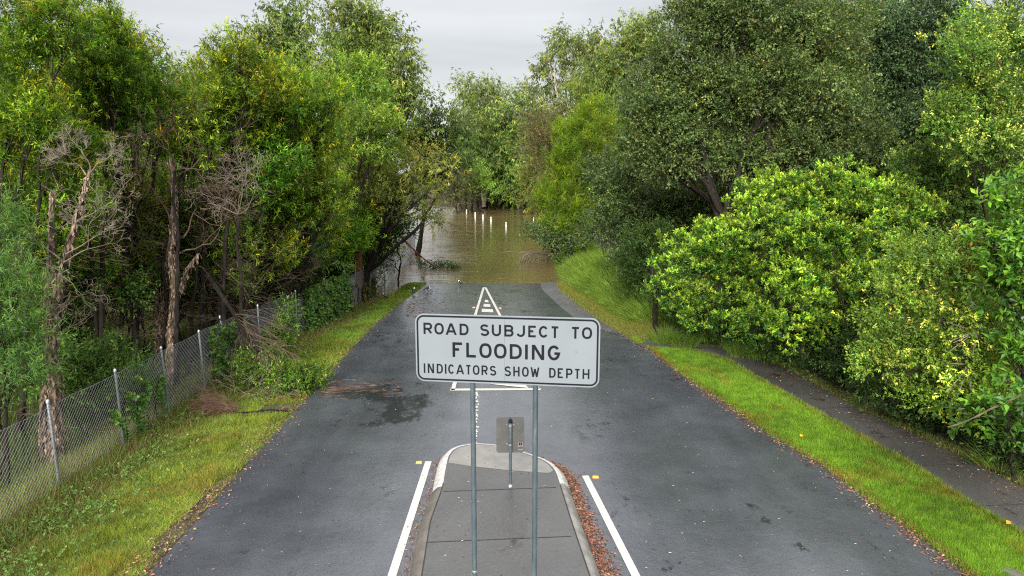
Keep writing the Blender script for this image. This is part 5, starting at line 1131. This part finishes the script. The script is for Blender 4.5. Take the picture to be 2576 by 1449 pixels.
# tall weeds along the fence foot, both sides
n = 120000
Y = sample_y(n, 6.0, 30); X = fence_xy(Y) + rng.normal(-.35, .75, n); X = np.where(X > fence_xy(Y) + 1.5, fence_xy(Y) + rng.random(n), X)
keep = X < xl(Y) - .9; X, Y = X[keep], Y[keep]; n = len(X)
c = palmix(n, [(.10, .17, .025), (.18, .25, .035), (.25, .19, .08), (.18, .12, .05), (.34, .3, .14)], [4, 3, 2.5, 2.2, 1])
prox = np.exp(-((X - fence_xy(Y) + .2) / .7) ** 2)
blades('tall_weeds', X, Y, h(X, Y) - .02, rng.uniform(.10, .36, n) * (.35 + prox), .010 * (Y / 9) ** .7, rng.normal(0, .10, (n, 2)), c, seg=2, label='rank brown and green weeds along the foot of the chain link fence', cat='weeds')
# broadleaf weeds on the left
rg = np.random.default_rng(61); n = 4200; Y = sample_y(n, 6.0, 26); X = fence_xy(Y) + rg.normal(.3, .7, n); kp = (vnoise(X, Y, 1.2, 51) > .5) & (X < xl(Y) - .5); X, Y = X[kp], Y[kp]
S = np.stack((X, Y, h(X, Y) + rg.uniform(.02, .22, len(X))), -1); D = nrm(np.stack((rg.normal(0, 1, len(X)), rg.normal(0, 1, len(X)), rg.uniform(.2, 1, len(X))), -1))
K_ = dict(KIND['under']); K_.update(L=.05, W=.034, sl=.08, ns=6, tip=.5, pal=[(.08, .15, .03), (.14, .24, .05), (.26, .38, .10)])
a = list(sprigs_to_leaves(S, D, K_, 1.0, rg)); o = leafmesh('broadleaf_weeds', a, 'leaf'); tag(o, 'patches of pale green broad leaved weeds on the left verge', 'weeds', kind='stuff')
# forest floor weeds on the left beyond the fence
n = 60000; Y = sample_y(n, 8, 30); X = fence_xy(Y) - rng.uniform(.5, 9, n); c = palmix(n, [(.05, .09, .02), (.09, .13, .025), (.10, .08, .04)], [3, 3, 1])
blades('undergrowth', X, Y, h(X, Y), rng.uniform(.1, .45, n), .012 * (Y / 9) ** .7, rng.normal(0, .14, (n, 2)), c, seg=2, label='shadowy grass and seedlings on the wood floor behind the fence', cat='undergrowth')
# tussock behind the fence (arching grass clump)
def tussock(px, Z, n, H_, lean_, label, cols, wts, top=None, wid=.012, group=None, spread=.25):
    B = base_at(px, Z); r_ = empty('grass_tussock', B, label, 'grass clump', group)
    a = rng.uniform(0, 6.28, n); r0 = rng.random(n) ** .5 * spread
    X = B[0] + np.cos(a) * r0; Y = B[1] + np.sin(a) * r0; hg = H_ * rng.uniform(.55, 1.1, n); le = np.stack((np.cos(a), np.sin(a)), -1) * (lean_ * rng.uniform(.4, 1.3, n))[:, None]
    blades('blades', X, Y, np.full(n, B[2]), hg, np.full(n, wid), le, palmix(n, cols, wts), seg=5, parent=r_, origin=B, curve=.9)
tussock(320, 15.2, 1100, 1.35, .75, 'large arching grass tussock behind the fence left of the middle paperbark', [(.05, .10, .02), (.09, .16, .03), (.17, .22, .06)], [3, 3, 1], spread=.35)
tussock(205, 14.6, 700, 1.0, .6, 'smaller arching grass tussock beside the nearest paperbark', [(.05, .10, .02), (.08, .15, .03)], [1, 1], spread=.3)
# tall grass bank on the right
n = 60000; Y = rng.uniform(20.5, 46, n); off = rng.random(n); X = xr(Y) + 1.0 + off * 2.6 - .5 * sm((Y - 28) / 8) ; 
keep = ~((Y < 23.5) & (off < .35)); X, Y, off = X[keep], Y[keep], off[keep]; n = len(X)
c = palmix(n, [(.08, .17, .015), (.15, .27, .025), (.30, .40, .08), (.26, .22, .09)], [3, 4, 2.4, .6]); hg = rng.uniform(.25, .75, n) * (.35 + .9 * sm(off / .4)); tuf = vnoise(X, Y, 1.6, 71)[:, None]; c = c * (.5 + .5 * tuf + .6 * vnoise(X, Y, 5, 72)[:, None])
blades('tall_grass', X, Y, h(X, Y) - .02, hg, np.full(n, .018), np.stack((rng.normal(-.28, .18, n), rng.normal(-.12, .2, n)), -1), c, seg=3, label='tall arching green grass on the bank right of the flooded road', cat='grass')
n = 60000; Y = rng.uniform(21.1, 34, n); X = xr(Y) + rng.random(n) ** 1.2 * 1.9; keep = (rng.random(n) < np.clip((X - xr(Y)) / .9, .1, 1)) & (h(X, Y) > WATER - .02); X, Y = X[keep], Y[keep]; n = len(X)
c = palmix(n, [(.13, .18, .02), (.2, .22, .03), (.22, .14, .05)], [3, 3, 1.5])
blades('grass', X, Y, h(X, Y), rng.uniform(.04, .12, n), np.full(n, .014), rng.normal(0, .05, (n, 2)), c, seg=1, label='thin littered grass at the foot of the tall grass bank', cat='grass')
for k, (px, Z, n, H_, ln, lab) in enumerate([(1680, 21.2, 420, .5, .3, 'fresh green grass clump in the corner where the footpath meets the road'), (1720, 20.9, 380, .45, .3, 'green grass clump just right of the path corner'), (1870, 19.7, 260, .5, .4, 'wispy pale grass clump under the lime shrub'), (1925, 19.2, 220, .5, .45, 'dry wispy grass clump beside the dark undergrowth'), (2520, 12.3, 200, .35, .35, 'thin grass clump under the bushes at the right edge')]):
    tussock(px, Z, n, H_, ln, lab, [(.10, .2, .02), (.15, .27, .03), (.22, .22, .08)], [3, 3, 1], group='small grass clumps by the footpath', spread=.45, wid=.014)
n = 9000; Y = rng.uniform(8, 20.4, n); X = path_r(Y) + rng.random(n) * .35; c = palmix(n, [(.14, .17, .03), (.2, .17, .07), (.09, .14, .02)], [2, 2, 2])
blades('weeds', X, Y, h(X, Y), rng.uniform(.03, .14, n), np.full(n, .01), rng.normal(0, .06, (n, 2)), c, seg=1, label='scruffy dry weeds along the far edge of the footpath', cat='weeds')

# ------------------------------------------------------------------ litter
def litter(name, label, X, Y, Z, L0, L1, cols, wts, curl=.4, asp=(.3, .6)):
    n = len(X); a = rng.uniform(0, 6.28, n); d = nrm(np.stack((np.cos(a), np.sin(a), rng.normal(0, curl * .4, n)), -1)); nn = nrm(np.stack((rng.normal(0, curl, n), rng.normal(0, curl, n), np.ones(n)), -1)); Lh = rng.uniform(L0, L1, n)
    o = leafmesh(name, (np.stack((X, Y, Z), -1), d, nn, Lh, Lh * rng.uniform(*asp, n), palmix(n, cols, wts, .3)), 'litter'); return tag(o, label, 'leaf litter', kind='stuff')
BR = [(.13, .05, .03), (.19, .075, .045), (.26, .14, .09), (.06, .03, .02), (.30, .2, .08)]
BK = [(.07, .038, .026), (.10, .056, .038), (.14, .095, .065), (.035, .022, .015)]
# against the right side of the island
n = 6500; k = rng.random(n)
side = ow[(ow[:, 0] > -.2)]; side = side[np.argsort(side[:, 1])]; Y = 4 + (12.9 - 4) * k
X = np.interp(Y, side[:, 1], side[:, 0]); wdt = np.clip(.30 - .028 * (Y - 8), .07, .33); X = X + np.abs(rng.normal(0, 1, n)) * wdt * .42 + .01
Xn = X; o = litter('fallen_leaves', 'rusty brown drift of fallen leaves along the right side of the island kerb', X, Y, .016 + rng.uniform(0, .035, n) * np.exp(-((X - np.interp(Y, side[:, 1], side[:, 0])) / .15) ** 2), .02, .07, BR, [3, 3, 1.5, 1.5, .4])
sideL = ow[(ow[:, 0] < -.6)]; sideL = sideL[np.argsort(sideL[:, 1])]; n = 700; Y = rng.uniform(5, 12, n); X = np.interp(Y, sideL[:, 1], sideL[:, 0]) - np.abs(rng.normal(0, .06, n)) - .01
litter('fallen_leaves', 'thin scatter of leaves along the left side of the island kerb', X, Y, .02 + rng.uniform(0, .015, n), .015, .045, BR + [(.2, .3, .08)], [3, 3, 1.5, 1.5, .4, .4])
# along road edges
n = 2600; Y = sample_y(n, 6.5, 31); X = xl(Y) - .12 + rng.normal(0, .16, n)
litter('fallen_leaves', 'brown leaf litter along the left edge of the road', X, Y, np.maximum(h(X, Y), 0 * X + h(xl(Y), Y)) + .018 + rng.uniform(0, .02, n), .025, .07, BR + [(.4, .3, .2)], [2, 3, 2, 1, 1, .6])
n = 3800; Y = sample_y(n, 7, 31); X = xr(Y) + .0 + rng.normal(0, .12, n) + sm((Y - 20) / 3) * rng.uniform(-.35, .8, n)
litter('fallen_leaves', 'brown leaf litter gathered along the right edge of the road', X, Y, h(X, Y) + .02 + rng.uniform(0, .02, n), .025, .07, BR + [(.4, .3, .2)], [3, 3, 1.5, 1, .6, .5])
n = 1700; Y = sample_y(n, 5, 32); X = xl(Y) + (xr(Y) - xl(Y)) * rng.random(n); kp = ~((np.abs(X + .1) < 1.3) & (Y < 13)); X, Y = X[kp], Y[kp]; n = len(X)
litter('fallen_leaves', 'scattered leaves and bits lying across the wet road', X, Y, h(X, Y) + .016, .015, .055, BR + [(.45, .38, .3), (.2, .26, .06)], [2, 2, 2, 2, .5, 1.5, .5], .15, (.15, .5))
n = 260; Y = rng.uniform(5, 12, n); X = np.interp(Y, sideL[:, 1], sideL[:, 0]) + .25 + rng.random(n) * 1.6; kp = X < np.interp(Y, side[:, 1], side[:, 0]) - .25; X, Y = X[kp], Y[kp]
litter('fallen_leaves', 'few small leaves dotted over the island slab', X, Y, .166 + 0 * X, .012, .04, BR + [(.45, .4, .3), (.3, .3, .06)], [2, 2, 2, 2, .5, 1.5, 1], .15)
n = 1700; Y = sample_y(n, 6, 20.5); q = rng.random(n) ** .35; X = path_l(Y) + (path_r(Y) + .12 - path_l(Y)) * q
litter('fallen_leaves', 'leaf litter on the dark footpath, thickest under the bushes', X, Y, np.maximum(h(X, Y), 0) + .036 + rng.uniform(0, .01, n), .02, .055, BR + [(.4, .32, .15), (.25, .3, .06)], [3, 3, 2, 1.5, 1, 1, .4], .25)
# washed up bark strips at the left of the puddle
n = 900; px_ = rng.uniform(800, 1000, n); py_ = 984 + rng.normal(0, 1, n) * (5 + 9 * rng.random(n)) - (px_ - 805) * .06; kp = rng.random(n) < .75 * np.exp(-(px_ - 800) / 85); pts = np.array([G(a, b) for a, b in zip(px_[kp], py_[kp])]); n = len(pts)
a = rng.normal(0, .3, n); d = np.stack((np.cos(a), np.sin(a), 0 * a), -1); Lh = rng.uniform(.08, .45, n)
o = leafmesh('bark_debris', (pts + np.array((0, 0, .02)), d, nrm(np.stack((rng.normal(0, .3, n), rng.normal(0, .3, n), np.ones(n)), -1)), Lh, rng.uniform(.006, .014, n), palmix(n, BK, [3, 3, 2, 1.5])), 'litter'); tag(o, 'reddish bark strips washed across the road beside the fallen foliage', 'debris', kind='stuff')
n = 500; py_ = rng.uniform(728, 800, n); px_ = 1055 + rng.gamma(1.5, 22, n) + (800 - py_) * .1 - 40; pts = np.array([G(a, b) for a, b in zip(px_, py_)]); pts = pts[pts[:, 0] > xl(pts[:, 1]) + .1]; n = len(pts)
a = rng.normal(0, .4, n); d = np.stack((np.cos(a), np.sin(a), 0 * a), -1); Lh = rng.uniform(.05, .25, n)
o = leafmesh('bark_debris', (pts + np.array((0, 0, .02)), d, np.tile((0, 0, 1.), (n, 1)), Lh, rng.uniform(.006, .014, n), palmix(n, BK, [3, 3, 2, 1.5])), 'litter'); tag(o, 'thin twigs and bark scattered on the far left of the road near the water', 'debris', kind='stuff')
# flotsam on the water
n = 90; X = rng.normal(-2.5, 2.2, n); Y = rng.uniform(33.5, 50, n); litter('flotsam', 'leaves and froth specks floating on the brown water', X, Y, 0 * X + WATER + .008, .05, .14, [(.5, .45, .36), (.3, .2, .1), (.15, .2, .05)], [2, 2, 1], .05)
n = 420; X = rng.uniform(-4.4, 2.3, n); Y = 33 + rng.normal(0, .1, n)
for _ in range(8): Y = Y + (h(X, Y) - (WATER - .012)) / .016 * .7
Y = np.clip(Y + np.abs(rng.normal(0, .22, n)) - .1, 30, 36)
litter('flotsam', 'line of leaf scum along the edge of the flood water on the road', X, Y, np.maximum(h(X, Y) + .018, WATER + .006), .03, .09, [(.12, .08, .05), (.2, .13, .08), (.35, .3, .22)], [3, 2, 1], .1)
# single bright leaves worth seeing on the right verge
def single_leaf(px, py, dz, col, label, L_):
    p = G(px, py) + (0, 0, dz); B = p; a = (np.array([p]), nv(.8, .4, .1)[None], nv(.1, -.4, 1)[None], np.array([L_]), np.array([L_ * .7]), np.array([col])); o = leafmesh('fallen_leaf', a, 'litter', None, B); tag(o, label, 'leaf', 'large fallen leaves on the right verge')
single_leaf(2530, 1330, .08, (.8, .25, .01), 'large orange leaf lying on the grass near the lower right corner', .12)
single_leaf(2011, 1107, .08, (.75, .35, .01), 'small orange leaf lying on the grass strip halfway down', .1)

# ------------------------------------------------------------------ water posts
GP = 'white guide posts standing in the flood water'
wp = [(1173.5, 536, 523, 'farthest left white guide post in the flood, faded pinkish'), (1195.5, 547, 528, 'second white guide post from the left in the flood'), (1215, 551, 534, 'third white guide post from the left in the flood'),
      (1235, 557, 540, 'fourth white guide post from the left in the flood'), (1273, 571, 553, 'nearest white guide post in the flood, right of the row'), (1342, 555, 543, 'thin white guide post by the right bank of the flood')]
for k, (px, yb, yt, lab) in enumerate(wp):
    p = Gz(px, yb, WATER); hh_ = .68 * (yb - yt) / F * np.linalg.norm(p - np.array((0, 0, H))); wd = .072 if k < 5 else .045
    r_ = empty('guide_post', (p[0], p[1], WATER), lab, 'guide post', GP)
    pts = [(-wd, -.5), (wd, -.5), (wd, hh_ - wd)] + [(wd * math.cos(R(a)), hh_ - wd + wd * math.sin(R(a))) for a in range(20, 180, 20)] + [(-wd, hh_ - wd)]
    V, Fc = plate(pts, -.03, .03); mesh_np('post', V, Fc, M['postwhite'], r_)
    V, Fc = box(-wd * .6, wd * .6, -.034, -.0305, hh_ * .55, hh_ * .55 + .09); mesh_np('reflector', V, Fc, M['orange'] if k == 0 else M['alu'], r_)

# ------------------------------------------------------------------ birds
def bird(px, py, face, lab, head=0.0, flip=False):
    p = G(px, py); p[2] = float(h(p[0], p[1])) + .015; r_ = empty('magpie', p, lab, 'bird', 'black and white birds by the water', face)
    P = np.array([(-.20, 0, .07), (-.13, 0, .105), (-.06, 0, .13), (0, 0, .155), (.05, 0, .18), (.085, 0, .215 - head * .1), (.105, 0, .24 - head * .18), (.13, 0, .243 - head * .2), (.15, 0, .236 - head * .2), (.18, 0, .228 - head * .22)])
    rd = np.array([.012, .022, .045, .058, .052, .034, .027, .024, .009, .003])
    V, Fc = tubes([(P, rd)], 10)
    mi = [1 if (k // 10 in (4, 5) or (k // 10 == 2 and k % 10 in (0, 5))) else 0 for k in range(len(Fc[0]))] + [0] * len(Fc[1])
    mesh_np('body', V, Fc, [M['birdblack'], M['birdwhite']], r_, smooth=True, mi=mi)
    for s in (-1, 1):
        V, Fc = tubes([(np.array([(-.01, s * .022, .12), (-.02, s * .024, .06), (-.005, s * .024, .005), (.03, s * .026, .002)]), np.array([.009, .005, .004, .003]))], 5); mesh_np('leg', V, Fc, M['birdblack'], r_)
        V, Fc = tubes([(np.array([(.045, s * .048, .175), (-.02, s * .056, .15), (-.1, s * .04, .11), (-.16, s * .014, .09)]), np.array([.016, .024, .018, .006]))], 6); mesh_np('wing', V, Fc, [M['birdblack']], r_, smooth=True)
bird(969, 753, R(150), 'black bird walking on the left verge nearest the fence', .2)
bird(1041, 739, R(80), 'upright black and white bird at the corner of the road by the water', 0)
bird(1077, 733, R(20), 'black bird pecking on the road near the left waterline', .8)
bird(1158, 718, R(160), 'black bird standing at the waterline left of the chevron tip', .1)
print('LEAVES', LEAFCOUNT[0])
